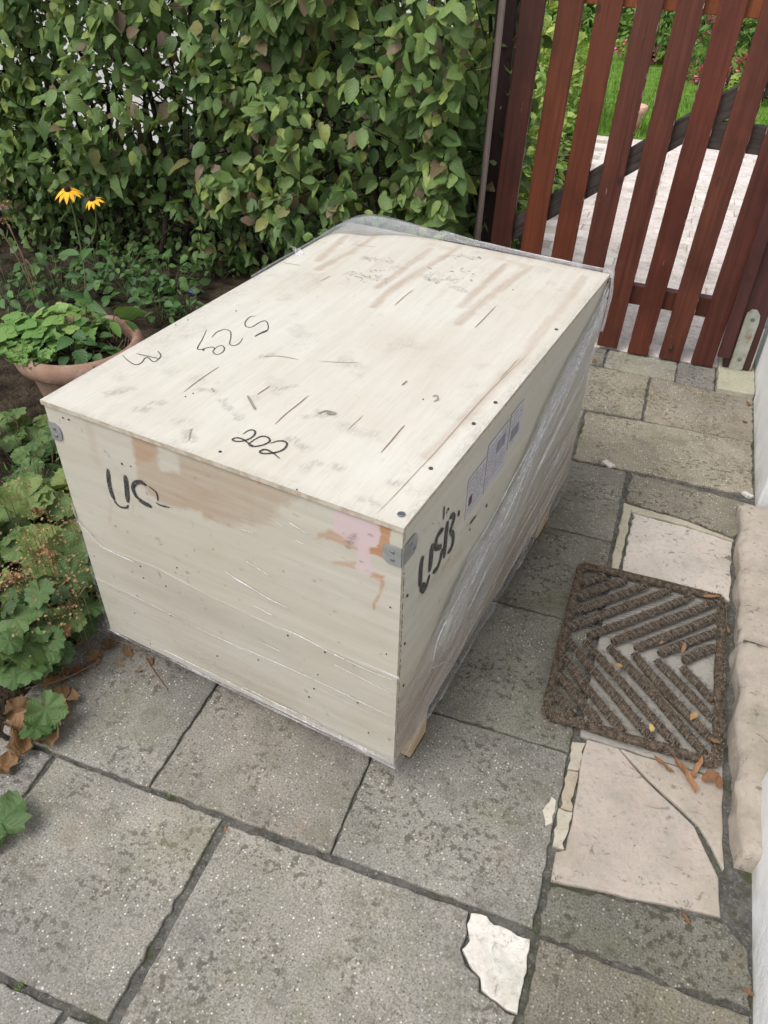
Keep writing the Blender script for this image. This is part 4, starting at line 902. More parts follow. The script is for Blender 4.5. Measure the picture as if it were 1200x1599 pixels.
for k in range(31000):
    u = rng.uniform(-3.9, -.52); z = rng.uniform(.02, 1.62); 
    if rng.random() > dens(u, z): continue
    q = vnoise(np.array([u * 4.]), np.array([z * 4.]), 42, 2)[0]
    front_v = 2.42 - .40 * q - .05 * z + (.12 if z < .35 else 0)
    v = front_v + abs(rng.normal(0, .10)) + (.70 * rng.random() if rng.random() < .38 else 0)
    cands.append((u, v, z))
for k in range(6800):
    u = rng.uniform(-3.9, -.52); z = rng.uniform(.0, 1.62)
    if u < -1.75 and z > .5 and vnoise(np.array([u * 3.2]), np.array([z * 3.]), 77, 2)[0] > .50: continue
    cands.append((u, rng.uniform(2.56, 3.0), z))
# the end of the hedge by the gate
for k in range(650): cands.append((rng.uniform(-.50, -.36) - .0, rng.uniform(2.42, 2.75), rng.uniform(.05, 1.55)))
scored = []
for (u, v, z) in cands:
    a = rng.normal(0, .85); el = rng.normal(-.55, .5); d = np.array([math.sin(a) * math.cos(el), -math.cos(a) * math.cos(el) * .8, math.sin(el)])
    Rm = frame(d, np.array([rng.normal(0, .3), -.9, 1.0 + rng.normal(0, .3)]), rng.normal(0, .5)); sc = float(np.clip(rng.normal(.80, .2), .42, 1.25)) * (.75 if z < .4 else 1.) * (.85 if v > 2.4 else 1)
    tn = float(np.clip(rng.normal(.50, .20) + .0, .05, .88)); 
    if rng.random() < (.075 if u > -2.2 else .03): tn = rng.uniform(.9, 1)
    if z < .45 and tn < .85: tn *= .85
    c = ROT.T @ (np.array([u, v, z]) - CAM); px, py = 600 + FPX * c[0] / -c[2], 799.5 - FPX * c[1] / -c[2]
    vis = -40 < px < 820 and -30 < py < 450 and not (py > 365 and px > 460)
    scored.append((((v - .12 * z) if vis else 9) - .12 * sc, u, v, z, Rm, sc, tn))
scored.sort(key=lambda s_: s_[0])
rest = MB()
for i, (_, u, v, z, Rm, sc, tn) in enumerate(scored):
    P = np.array([u, v, z]) - H0
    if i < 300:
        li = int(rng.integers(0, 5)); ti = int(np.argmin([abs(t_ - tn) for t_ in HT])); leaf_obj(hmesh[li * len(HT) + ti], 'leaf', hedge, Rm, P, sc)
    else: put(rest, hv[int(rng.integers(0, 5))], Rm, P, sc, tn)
tag(rest.build('foliage', M['hedge_leaf'], hedge, True), kind='stuff')
tw = MB()
for k in range(34):
    u = -3.8 + k * .1 + rng.normal(0, .03); p = np.array([u, 2.52 + rng.normal(0, .06), 0]); pts = [p]
    for j in range(7): p = p + np.array([rng.normal(0, .05), rng.normal(0, .04), .24]); pts.append(p)
    tw.tube([q - H0 for q in pts], [.016 - .0017 * j for j in range(8)], 6)
tk = tw.build('trunk', M['twig'], hedge, True); tag(tk, kind='stuff')
tw = MB()
for k in range(900):
    p = np.array([rng.uniform(-3.8, -.55), 2.5 + rng.normal(0, .08), rng.uniform(.05, 1.5)]); d = np.array([rng.normal(0, .6), rng.normal(-.25, .5), rng.uniform(-.15, .8)]); d /= np.linalg.norm(d); L_ = rng.uniform(.1, .34)
    tw.tube([p - H0, p + d * L_ * .5 + rng.normal(0, .012, 3) - H0, p + d * L_ - H0], [.004, .003, .0012], 4, cap=False)
tag(tw.build('twigs', M['twig'], hedge, True), kind='stuff')

# post and stake at the gate end of the hedge
m = MB(); m.box((-.485, 2.42, 0), (-.405, 2.5, 1.75)); tag(m.build('gate_post', M['post'], None, bevel=.004), 'dark brown post between the hedge and the gate, behind the grey stake', 'post')
m = MB(); m.tube([(-.455, 2.315, -.02), (-.447, 2.31, .6), (-.438, 2.312, 1.2), (-.434, 2.315, 1.75)], [.0135, .013, .0125, .012], 8); tag(m.build('wooden_stake', M['stake'], None, True), 'thin weathered grey wooden stake standing against the hedge by the gate', 'stake')

# ------------------------------------------------------------------ gate
LEAN = math.radians(1.55)
gate = thing('garden_gate', 'reddish brown slatted wooden garden gate with a diagonal brace', 'gate', (.12, 2.335, .015)); gate.rotation_euler = (0, LEAN, 0)
def gbox(name, u0, u1, v0, v1, z0, z1, mat, bev=.003, parent=gate, col=None):
    c = np.array([(u0 + u1) / 2, (v0 + v1) / 2, (z0 + z1) / 2]); h = np.array([u1 - u0, v1 - v0, z1 - z0]) / 2
    m = MB(); m.box(-h, h); o = m.build(name, M[mat], parent, bevel=bev); o.location = c; 
    if col: o.color = (*col, 1)
    return o
pitch = .1313
# slat left edges relative to u=.12 (slat index 4)
cols = [('gate_dark', (.62, .55, .6)), ('gate_orange', (.80, .74, .8)), ('gate_orange', (.78, .72, .85)), ('gate_dark', (.95, .95, 1)), ('gate_dark', (1.0, .95, .95)), ('gate_dark', (1.15, .95, .9)), ('gate_dark', (1.05, 1, 1)), ('gate_dark', (.95, .9, 1.0))]
for i in range(8):
    u = (i - 4) * pitch; mt, cc = cols[i]; gbox('slat', u, u + .087, -.022, 0, .0 + (0.004 * math.sin(i * 2.1)), 1.62, mt, .004, col=cc)
for i in range(2, 8):
    m = MB(); u = (i - 4) * pitch
    for k in range(13 if i > 2 else 4):
        z = rng.uniform(.03, 1.5) if k % 2 else rng.uniform(.5, 1.2); h = rng.uniform(.005, .045); w = rng.uniform(.0008, .0028); x = u + (rng.uniform(0, .0015) if rng.random() < .35 else .087 - w - rng.uniform(0, .0015))
        m.add([(x, -.0224, z), (x + w, -.0224, z + h * .2), (x + w * .8, -.0224, z + h), (x + w * .2, -.0224, z + h * .8)], [(0, 1, 2, 3)])
    tag(m.build('flaked_paint', M['flake'], gate), kind='stuff')
gbox('rail', -.56, .50, .002, .042, .218 - .015, .298 - .015, 'gate_dark', col=(.85, .8, .8))
gbox('rail', -.56, .52, .002, .042, 1.228, 1.34, 'gate_orange', col=(1.5, 1.45, 1.2))
gbox('rail', .215, .52, .002, .042, .824, .916, 'gate_black')
# brace
pa, pb_ = np.array([-.47, .405]), np.array([.40, 1.09]); dd = pb_ - pa; L_ = np.linalg.norm(dd); an = math.atan2(dd[1], dd[0])
m = MB(); m.box((-L_ / 2, -.020, -.040), (L_ / 2, .020, .040)); o = m.build('brace', M['gate_black'], gate, bevel=.003); mid = (pa + pb_) / 2; o.location = (mid[0], .0225, mid[1]); o.rotation_euler = (0, -an, 0)
# dark spring latch on the middle rail
m = MB(); m.lathe([(.0, -.004), (.014, -.004), (.018, 0), (.014, .005), (.009, .006)], 14); lt = m.build('latch_ring', M['post'], gate, True); lt.location = (.432, -.006, .872); lt.rotation_euler = (math.radians(90), 0, 0)
for (u, z) in [(.035, .26), (.166, .26), (.297, .26), (.43, .26), (.297, .87), (.43, .88), (.166, .77), (.035, .66)]:
    pass
post = thing('gate_post', 'dark maroon gate post with a rusty steel shoe beside the white wall', 'post', (.68, 2.33, .02))
def pbx(name, a, b, mat, bev=.003, col=None, par=post):
    o0 = np.array([.68, 2.33, .02]); m = MB(); m.box(np.array(a) - o0, np.array(b) - o0); o = m.build(name, M[mat], par, bevel=bev)
    if col: o.color = (*col, 1)
    return o
pbx('post_timber', (.636, 2.30, .023), (.742, 2.385, 1.8), 'post', .005, (1.6, 1.4, 1.25))
pbx('stop_board', (.604, 2.275, .075), (.652, 2.298, 1.8), 'post', .004, (1.9, 1.5, 1.3))
# shoe plate
m = MB(); zt = .262; ol = [(.0, 0), (.052, 0), (.056, zt - .05), (.052, zt - .02), (.036, zt), (.016, zt), (.002, zt - .016), (0, zt - .05)]; n = len(ol)
m.add([(a_, -.005, b_) for a_, b_ in ol] + [(a_, 0, b_) for a_, b_ in ol], [tuple(range(n))] + [(i, i + n, (i + 1) % n + n, (i + 1) % n) for i in range(n)]); sh = m.build('steel_shoe', M['rusty'], post, bevel=.001); sh.location = (.662 - .68, -.031, .003)
pbx('steel_shoe_side', (.7425, 2.30, .023), (.748, 2.38, .21), 'rusty', .001)
for zz in (.048, .222):
    b_ = screw((.030, -.005, zz), (0, -1, 0), .009, 'screw', sh, 'bolt')

# ------------------------------------------------------------------ garden behind the gate
def shrub(name, label, cat, c, rad, n, leafL, tones, mat='garden_leaf', flowers=0, fmat='pink', fr=.045, group=None):
    root = thing(name, label, cat, (c[0], c[1], 0), group=group); m = MB(); lf = [leaf_ovate(leafL, leafL * .6, .2, .25, 4), leaf_ovate(leafL, leafL * .5, .4, .1, 4)]
    C0 = np.array([0, 0, c[2]])
    for k in range(n):
        d = rng.normal(0, 1, 3); d /= np.linalg.norm(d); rr = (.55 + .5 * rng.random()) * (1 + .25 * mnoise.noise(Vector(d * 2.2))); p = C0 + d * np.array(rad) * rr
        if p[2] < .02: p[2] = rng.uniform(.02, .2)
        put(m, lf[k % 2], frame(d + rng.normal(0, .6, 3), (rng.normal(), rng.normal(), 1.5)), p, rng.uniform(.6, 1.2), float(np.clip(rng.normal(*tones), 0, 1)))
    tag(m.build('foliage', M[mat], root, True), kind='stuff')
    m = MB()
    for k in range(7):
        d = np.array([rng.normal(0, .5), rng.normal(0, .5), 1.]); m.tube([(0, 0, 0), d * c[2] * .5, d * np.array([rad[0], rad[1], c[2]]) * .8], [.012, .008, .004], 5)
    tag(m.build('stem', M['twig'], root, True), kind='stuff')
    for k in range(flowers):
        d = rng.normal(0, 1, 3); d[1] = -abs(d[1]); d /= np.linalg.norm(d); p = C0 + d * np.array(rad) * 1.08; p[2] = max(p[2], .1); m = MB()
        for j in range(34):
            e = rng.normal(0, 1, 3); e /= np.linalg.norm(e); q = p + e * fr * rng.uniform(.6, 1); 
            V, F, UV = leaf_ovate(fr * .55, fr * .5, .1, .1, 3); m.add(V @ frame(e + rng.normal(0, .5, 3), (.3, .4, 1)).T + q, F)
        m.build('blossom', M[fmat], root, True)
    return root
shrub('flowering_shrub', 'pink geranium bush in full bloom beyond the lawn, seen between the right-hand slats', 'flower bush', (.80, 8.9, .45), (.75, .5, .5), 1500, .09, (.35, .2), flowers=40, fr=.09)
shrub('flowering_shrub', 'second pink geranium bush farther left, partly hidden by a gate slat', 'flower bush', (-.25, 9.9, .5), (.45, .5, .6), 900, .09, (.4, .2), flowers=8, fr=.075)
shrub('dark_shrub', 'dark green shrub at the back of the lawn, behind the pink geraniums', 'shrub', (.2, 11.8, .9), (1.6, .8, 1.1), 3200, .10, (.18, .12))
shrub('dark_shrub', 'dark green ivy-like shrub far behind the gate, left of the pink geraniums', 'shrub', (-1.9, 11.4, .8), (1.5, .8, 1.1), 2800, .10, (.25, .2))
shrub('dark_shrub', 'dark green shrub mass glimpsed through the hedge left of the gate', 'shrub', (-4.0, 8.2, .9), (1.3, 1.6, 1.2), 5200, .11, (.2, .18))
shrub('leafy_bush', 'yellow-green leafy bush beside the tiled path just behind the gate', 'bush', (-.92, 4.3, .26), (.50, 1.1, .38), 4200, .065, (.55, .22))
shrub('leafy_bush', 'pale yellowish bush beyond the tiled path, second bush behind the gate', 'bush', (-1.15, 6.5, .32), (.60, .95, .45), 3000, .07, (.68, .2))
shrub('leafy_bush', 'bright green bush at the left edge of the lawn, third bush behind the gate', 'bush', (-1.75, 8.6, .4), (.7, .9, .55), 1500, .09, (.6, .25))
shrub('leafy_bush', 'mid green bush close behind the hedge end, beside the dark post', 'bush', (-.66, 3.05, .45), (.25, .28, .75), 1900, .06, (.42, .2))
shrub('small_plant', 'small rosette of grey-green leaves in front of the pink geraniums', 'plant', (.85, 8.0, .14), (.3, .25, .2), 350, .09, (.5, .15))
g_ = MB()
for k in range(16000):
    u = rng.uniform(-2.0, 1.8); v = 6.2 + 5 * rng.random() ** 1.3; a = rng.uniform(0, 6.28); h = rng.uniform(.03, .06); w_ = .006
    g_.add([(u - w_ * math.cos(a), v - w_ * math.sin(a), .01), (u + w_ * math.cos(a), v + w_ * math.sin(a), .01), (u + rng.normal(0, .015), v + rng.normal(0, .015), .015 + h)], [(0, 1, 2)], tone=rng.random())
tag(g_.build('lawn_grass', M['grass']), 'short bright green lawn grass beyond the tiled path', 'grass', kind='stuff')
m = MB(); m.lathe([(0, .0), (.085, 0), (.10, .16), (.125, .17), (.125, .21), (.11, .21), (.10, .18), (0, .175)], 20); o = m.build('flower_pot', M['tile'], None, True); o.location = (-.19, 6.35, 0); o.color = (.95, .62, .5, 1); tag(o, 'small pinkish clay pot at the lawn edge beyond the brace of the gate', 'flower pot')

# ------------------------------------------------------------------ terracotta pot and its plants
PC = ground(122, 530, .33) * (1, 1, 0)
pot = thing('terracotta_pot', 'wide terracotta flower pot with a thick rim, left of the crate', 'flower pot', tuple(PC))
KP = .80; m = MB(); m.lathe([(a_ * KP, b_) for a_, b_ in [(.0, .01), (.150, .01), (.165, .02), (.195, .14), (.225, .265), (.234, .272), (.226, .262)]], 48); m.build('bowl', M['terracotta'], pot, True)
m = MB(); pr_ = [(.222, .262), (.246, .264), (.262, .276), (.268, .296), (.264, .316), (.250, .330), (.234, .333), (.222, .326), (.214, .305), (.208, .262)]
m.lathe([(a_ * KP + .004, b_) for a_, b_ in pr_], 56); rim = m.build('rim', M['terracotta'], pot, True)
s0 = sheet('soil', -.212, .212, -.212, .212, 24, 24, lambda X, Y: np.where(np.hypot(X, Y) < .213, .285 + .02 * vnoise(X * 30, Y * 30, 2), .270), M['soil'], pot)
for v_ in s0.data.vertices:
    r_ = math.hypot(v_.co.x, v_.co.y)
    v_.co.x *= KP; v_.co.y *= KP; r_ *= KP
    if r_ > .176: v_.co.x *= .176 / r_; v_.co.y *= .176 / r_
def clump(name, label, cat, loc, n, rad, leaffn, mat, size, tones, h=(.04, .12), stemr=.0012, tilt=.5, group=None, stemmat='stem', upw=1.):
    root = thing(name, label, cat, tuple(loc), group=group); meshes = []
    for q in range(6):
        m = MB(); lf = leaffn(q); m.add(lf[0], lf[1], lf[2], tones[0] + (tones[1] - tones[0]) * q / 5); meshes.append(m.mesh('leaf', M[mat], True))
    st = MB()
    for k in range(n):
        a = rng.uniform(0, 6.283); r_ = rad * math.sqrt(rng.random()); hh = rng.uniform(*h) * (1 - .35 * r_ / rad); p = np.array([math.cos(a) * r_, math.sin(a) * r_, hh])
        d = np.array([math.cos(a + rng.normal(0, .5)), math.sin(a + rng.normal(0, .5)), rng.normal(-.05, tilt * .5)]); nz = np.array([rng.normal(0, tilt * .5), rng.normal(-.25, tilt * .5), upw])
        leaf_obj(meshes[int(rng.integers(0, 6))], 'leaf', root, frame(d, nz), p, size * rng.uniform(.65, 1.2))
        b_ = np.array([p[0] * .35, p[1] * .35, 0]); st.tube([b_, (b_ + p) / 2 + np.array([0, 0, hh * .2]), p], [stemr * 1.3, stemr, stemr * .8], 4, cap=False)
    st.build('stalks', M[stemmat], root, True)
    return root
def three(q):                                     # clover-like leaf of three round leaflets
    V, F, UV = [], [], []
    for a in (-1.9, 0, 1.9, 3.14)[:3 + (q % 2)]:
        v_, f_, u_ = leaf_ovate(.045, .046, .12, .05, 4); c, s_ = math.cos(a), math.sin(a); v_ = v_ @ np.array([[c, -s_, 0], [s_, c, 0], [0, 0, 1]]).T
        n = len(V); V += v_.tolist(); F += [[i + n for i in t_] for t_ in f_]; UV += u_
    return np.array(V), F, UV
def rosette(q):
    V, F, UV = [], [], []
    for k in range(6):
        a = k * 2.4; v_, f_, u_ = leaf_ovate(.020, .014, .2, -.3, 4); v_ = v_ * (.6 + .08 * k); c, s_ = math.cos(a), math.sin(a); v_ = v_ @ np.array([[c, -s_, 0], [s_, c, 0], [0, 0, 1]]).T
        n = len(V); V += v_.tolist(); F += [[i + n for i in t_] for t_ in f_]; UV += u_
    return np.array(V), F, UV
PZ = .29
clump('clover_plant', 'bright green clover-leaved plant at the back left of the terracotta pot', 'plant', PC + (-.08, .06, PZ), 40, .14, three, 'fresh_leaf', .9, (.55, 1.), (.05, .11))
clump('clover_plant', 'bright green clover-leaved plant spilling over the left rim of the pot', 'plant', PC + (-.20, -.03, PZ), 34, .13, three, 'fresh_leaf', .85, (.5, .95), (.03, .10))
clump('broad_leaf_plant', 'dark green ribbed broad-leaved plant in the middle of the pot', 'plant', PC + (-.01, -.03, PZ), 26, .13, lambda q: leaf_ovate(.085, .058, .3, .35, 6), 'fresh_leaf', .85, (.02, .35), (.03, .09))
clump('broad_leaf_plant', 'blue-green oval leaves low at the right side of the pot', 'plant', PC + (.09, -.04, PZ), 9, .06, lambda q: leaf_ovate(.08, .05, .25, .25, 6), 'fresh_leaf', .8, (.1, .35), (.02, .05))
clump('sedum_plant', 'light green sedum rosettes hanging over the front rim of the pot', 'plant', PC + (-.07, -.145, PZ + .01), 70, .075, rosette, 'fresh_leaf', 1.1, (.6, .9), (.03, .055), .0008)
clump('sedum_plant', 'light green sedum rosettes at the left front of the pot', 'plant', PC + (-.155, -.09, PZ + .01), 60, .085, rosette, 'fresh_leaf', 1.1, (.5, .85), (.02, .05), .0008)
rt = clump('upright_leaf_plant', 'two tall pale pointed leaves standing at the back right of the pot', 'plant', PC + (.06, .08, PZ), 9, .07, lambda q: leaf_ovate(.10, .055, .35, .1, 6), 'fresh_leaf', .9, (.35, .7), (.09, .15), .0015, 1.2, stemmat='drystem', upw=.3)
m = MB()
for k in range(16):
    a = rng.uniform(0, 6.28); p = PC + (rng.uniform(.0, .15), rng.uniform(-.02, .14), PZ + .005); m.tube([p, p + (math.cos(a) * .04, math.sin(a) * .04, .02), p + (math.cos(a) * .09, math.sin(a) * .09, .008)], .0013, 4)
tag(m.build('dry_stalks', M['drystem'], None, True), 'dry straw-coloured stalks lying on the soil in the terracotta pot', 'dry stalks', kind='stuff')

def pv(x, y, v): d = ray(x, y); return CAM + d * (v - CAM[1]) / d[1]
# rudbeckia with two yellow flowers
VV = 1.13
fp = pv(130, 500, VV); rud = thing('rudbeckia_plant', 'tall yellow-flowered plant with two blooms rising from the terracotta pot', 'flower', (fp[0], VV, .30))
FO = np.array([fp[0], VV, .30]); P_ = lambda x, y, dv=0: pv(x, y, VV + dv) - FO
m = MB(); s1 = catmull([P_(135, 498), P_(133, 430), P_(128, 395), P_(118, 345), P_(108, 305)], 5); m.tube(s1, [.0028 - .0012 * i / len(s1) for i in range(len(s1))], 6)
s2 = catmull([P_(128, 392), P_(141, 380), P_(150, 355), P_(149, 320)], 5); m.tube(s2, .0014, 6); m.build('stem', M['stem'], rud, True)
lfm = []
for q in range(3):
    m = MB(); lf = leaf_ovate(.095, .032, .3, .25 + .15 * q, 6); m.add(lf[0], lf[1], lf[2], .1 + .12 * q); lfm.append(m.mesh('leaf', M['fresh_leaf'], True))
for (x, y), d, sc, nz in [((125, 398), (-.9, -.2, .25), .9, (0, -.6, 1)), ((125, 405), (-.8, -.1, -.35), .9, (0, -.8, 1)), ((129, 432), (-1, 0, 0), .95, (0, -.6, 1)), ((129, 408), (.35, -.5, .55), 1.0, (-.4, -1, .5)), ((131, 420), (.9, -.2, -.1), .6, (0, -.7, 1)), ((128, 392), (.9, -.1, -.4), .45, (0, -1, 1)), ((121, 372), (-.9, 0, .1), .3, (0, -1, 1)), ((134, 450), (.3, -.4, -.6), .9, (0, -1, .2)), ((136, 470), (.7, -.5, .1), 1.1, (0, -.9, .7)), ((134, 462), (-.3, -.5, .2), .8, (.2, -1, .4))]:
    leaf_obj(lfm[int(rng.integers(0, 3))], 'leaf', rud, frame(d, nz), P_(x, y), sc)
for (x, y), R_, tl in [((106, 297), .043, .1), ((145, 312), .033, -.1)]:
    c = P_(x, y); m = MB(); m.lathe([(0, -.004), (.009, -.002), (.011, .004), (.007, .011), (0, .013)], 12); fl_ = m.build('flower_head', M['cone'], rud, True); fl_.location = c; fl_.rotation_euler = (.25, tl, 0)
    for k in range(11):
        a = 6.283 * k / 11 + rng.normal(0, .08); d = np.array([math.cos(a), math.sin(a), -.28 + rng.normal(0, .12)]); V, F, UV = leaf_ovate(R_ * rng.uniform(.85, 1.08), R_ * .34, .2, .3, 5)
        m = MB(); m.add(V @ frame(d, (0, 0, 1)).T + np.array([math.cos(a) * .007, math.sin(a) * .007, 0]), F, UV); m.build('petal', M['yellow'], fl_, True)
# faded sedum flower at the left edge
sp_ = pv(62, 470, 1.35); S0 = np.array([sp_[0], 1.35, .1]); sed = thing('stonecrop_plant', 'faded pink flower heads on leaning brown stalks at the left edge', 'flower', tuple(S0)); q_ = lambda x, y, dv=0: pv(x, y, 1.35 + dv) - S0
m = MB()
for a, b_ in [((62, 470), (8, 342)), ((56, 470), (14, 350)), ((50, 450), (-4, 352)), ((58, 440), (40, 405))]: m.tube(catmull([q_(*a), (q_(*a) + q_(*b_)) / 2 + np.array([.01, 0, .01]), q_(*b_)], 4), .0022, 5)
m.build('stalks', M['drystem'], sed, True)
for cxy, mt in [((3, 328), 'mauve'), ((-6, 345), 'mauve'), ((9, 346), 'dry_leaf'), ((10, 320), 'dry_leaf')]:
    m = MB(); c = q_(*cxy)
    for j in range(60):
        e = rng.normal(0, 1, 3); e[2] = abs(e[2]); e /= np.linalg.norm(e); V, F, UV = leaf_ovate(.009, .007, .1, .1, 3); m.add(V @ frame(e + rng.normal(0, .5, 3), (.3, .4, 1)).T + c + e * np.array([.018, .018, .010]), F, tone=rng.random())
    m.build('blossom', M[mt], sed, True)
# violet flowered plant by the hedge foot
lobp = ground(292, 492, .02); lob = clump('lobelia_plant', 'small narrow-leaved plant with a violet bloom by the foot of the hedge', 'plant', lobp, 46, .10, lambda q: leaf_ovate(.05, .012, .2, .2, 4), 'fresh_leaf', 1., (.1, .4), (.03, .15), .001, 1.6)
m = MB()
for k in range(16):
    e = rng.normal(0, 1, 3); e /= np.linalg.norm(e); V, F, UV = leaf_ovate(.014, .011, .1, .1, 3); m.add(V @ frame(e, (.3, .4, 1)).T + np.array(ground(298, 455, .16)) - lobp + e * .006, F)
m.build('blossom', M['violet'], lob, True)
# other small plants behind the pot and along the hedge foot
hl = lambda q: leaf_ovate(.05, .036, .25, .2, 5)
for (x, y), n, rad, lab in [((215, 470), 70, .16, 'low green plant with small rounded leaves directly behind the pot rim'), ((250, 500), 30, .12, 'small leafy plant between the pot and the far corner of the crate'), ((150, 420), 26, .14, 'shaded low plant at the hedge foot behind the yellow flowers'), ((20, 500), 24, .16, 'small plant at the left edge behind the pot'), ((330, 440), 30, .15, 'leafy ground plant in shade under the hedge, left of the crate top'), ((410, 415), 30, .15, 'dark leafy plant under the hedge, nearest the far crate corner'), ((95, 462), 80, .2, 'low leafy plant between pot and hedge, left of the flower stem'), ((190, 440), 70, .2, 'low leafy plant at the hedge foot straight behind the pot'), ((15, 455), 60, .2, 'low plant at the left edge behind the brown flower stalks'), ((262, 462), 60, .16, 'small green plant just left of the violet bloom')]:
    clump('ground_plant', lab, 'plant', ground(x, y, .02), n, rad, hl, 'fresh_leaf', .95, (.05, .5), (.04, .20), .001, .9)
poly_slab('edging_stone', [tuple(ground(*q)[:2]) for q in [(245, 490), (300, 470), (320, 490), (250, 520)]], M['cement'], None, z=.022, th=.06, tint=.34).name = 'edging_stone'
tag(bpy.data.objects['edging_stone'], 'flat grey edging stone in the bed between pot and crate', 'stone')
ks = ground(60, 440); poly_slab('edging_stone', [(-3.6, 1.96), (-1.95, 2.0), (-1.95, 2.09), (-3.6, 2.05)], M['cement'], None, z=.035, th=.09, tint=(.38, .35, .30), jag=.006)
o = [q for q in bpy.data.objects if q.name.startswith('edging_stone') and 'label' not in q][0]; tag(o, 'long low brownish edging stone along the foot of the hedge, behind the pot', 'stone')

# ------------------------------------------------------------------ leafy plants in the bed at lower left
def lob(q): return leaf_lobed(.055, [7, 7, 5, 9, 7, 7][q], .20, [.12, -.1, .2, .05, -.2, .15][q], .05, q + 3, .055, 4, 40)
bedplants = [((20, 660), 9, .11, 1.15, (.45, .7), 'pale green leafy plant just below the pot, top of the bed'), ((60, 700), 9, .10, .9, (.2, .5), 'mid green leafy plant beside the left clip of the crate'), ((75, 775), 7, .09, 1.45, (.60, .80), 'large yellow-green lobed leaves beside the upper left edge of the crate'), ((20, 790), 8, .12, 1.0, (.4, .65), 'lobed leafy plant at the left edge, level with the stencilled letters'),
             ((110, 850), 9, .10, 1.0, (.3, .6), 'mid green lobed leaves touching the crate halfway down its left edge'), ((30, 880), 9, .13, 1.1, (.35, .7), 'lobed leafy plant at the left edge among brown seed heads'), ((10, 960), 8, .12, 1.2, (.35, .7), 'light green crinkled leaves at the left edge below the seed heads'), ((115, 940), 9, .11, .9, (.1, .5), 'dark leaved plant between seed heads and the lower crate edge'),
             ((40, 985), 6, .09, .8, (.05, .4), 'shaded dark green leaves low in the bed'), ((118, 1010), 3, .05, .8, (.05, .3), 'dark green lobed plant at the lower left corner of the crate'), ((22, 1060), 0, .05, .85, (.25, .4), 'bright green scalloped leaves over the edge of the first slab')]
for q, n, rad, sz, tn, lab in bedplants:
    p = ground(q[0], q[1], .18); pp = p.copy(); pp[2] = .02
    # keep off the crate
    lc = tocrate(pp)
    if lc[1] > -.15 and lc[0] > -CW - rad - .02: pp = pp + NX * (-CW - rad - .02 - lc[0])
    clump('leafy_plant', lab, 'plant', pp, n + (9 if q[1] < 1000 else 4), rad, lob, 'bed_leaf', sz * .9, tn, (.07, .25) if q[1] < 1000 else (.04, .12), .0014, .8, stemmat='drystem')
clump('leafy_plant', 'shaded leaves filling the bed along the left side of the crate', 'plant', (-1.06, .42, .02), 30, .22, lob, 'bed_leaf', .95, (.05, .5), (.05, .2), .0014, .8, stemmat='drystem')
# a ferny wisp by the crate corner
clump('ferny_weed', 'feathery bright green weed beside the clip at the left edge of the crate', 'plant', ground(62, 745, .16) * (1, 1, 0) + (-.02, 0, .03), 110, .08, lambda q: leaf_ovate(.03, .007, .2, .2, 4), 'fresh_leaf', 1., (.2, .6), (.08, .22), .0008, 1.6)
# frothy dried flower heads
m = MB()
for (x, y, z, n, w) in [(70, 830, .25, 110, .07), (60, 870, .25, 140, .08), (30, 900, .24, 110, .07), (120, 905, .22, 60, .05), (20, 770, .25, 60, .06), (100, 960, .2, 60, .05), (15, 1000, .16, 50, .06), (115, 790, .26, 40, .04)]:
    c = ground(x, y, z)
    for k in range(n):
        p = c + rng.normal(0, 1, 3) * (w * .6, w * .6, w * .35); 
        if tocrate(p)[0] > -CW - .01: continue
        V, F, UV = leaf_ovate(.008, .006, .3, .2, 3); m.add(V @ frame(rng.normal(0, 1, 3), (.1, .2, 1)).T * rng.uniform(.6, 1.3) + p, F, tone=rng.uniform(.3, .85))
    for k in range(n // 8): p = c + rng.normal(0, 1, 3) * (w * .5, w * .5, w * .2); m.tube([p * (1, 1, 0) + (0, 0, .02), p], .0008, 4, cap=False, tone=.3)
tag(m.build('seed_heads', M['dry_leaf'], None), 'frothy brown dried seed heads standing above the leaves in the bed', 'seed heads', kind='stuff')

for k, (x, y, rr, tn, lab) in enumerate([(70, 872, .030, .62, 'tan crinkled dead leaf among the seed heads, halfway down the bed'), (92, 905, .026, .75, 'pale pinkish dead leaf just below the tan crinkled one in the bed'), (22, 905, .028, .45, 'brown dead leaf at the left edge among the seed heads'), (28, 1012, .024, .8, 'pale dry curled leaf low in the bed at the left edge'), (100, 985, .022, .5, 'brown dry leaf by the lower left side of the crate, in the bed'), (60, 800, .022, .4, 'small brown dead leaf between yellow-green leaves, upper bed')]):
    V, F, UV = leaf_lobed(rr, 5, .3, .5, .06, k + 40, .16, 4, 30); m = MB(); m.add(V - V.mean(0), F, UV, tn); o = m.build('dead_leaf', M['dry_leaf'], None, True); o.location = ground(x, y, .20 if y < 960 else .13); o.rotation_euler = (rng.uniform(-.5, .5), rng.uniform(-.5, .5), rng.uniform(0, 6)); tag(o, lab, 'leaf', 'dead leaves caught in the bed plants')
# long bent stalks on the bed edge
m = MB()
for q in [[(-10, 1030, .06), (60, 985, .12), (110, 945, .16), (135, 915, .2)], [(0, 1060, .03), (50, 1030, .08), (90, 1000, .1), (120, 985, .1)], [(170, 985, .015), (210, 1000, .02), (235, 1040, .006), (262, 1078, .004)], [(150, 985, .02), (190, 1003, .02), (230, 1010, .015), (250, 1018, .01)], [(40, 1075, .02), (100, 1060, .03), (160, 1030, .01)]]:
    m.tube(catmull([ground(x, y, z) for x, y, z in q], 6), .0014, 5)
tag(m.build('dry_stalks', M['drystem'], None, True), 'thin dry stalks trailing over the bed edge and onto the slabs', 'dry stalks', kind='stuff')

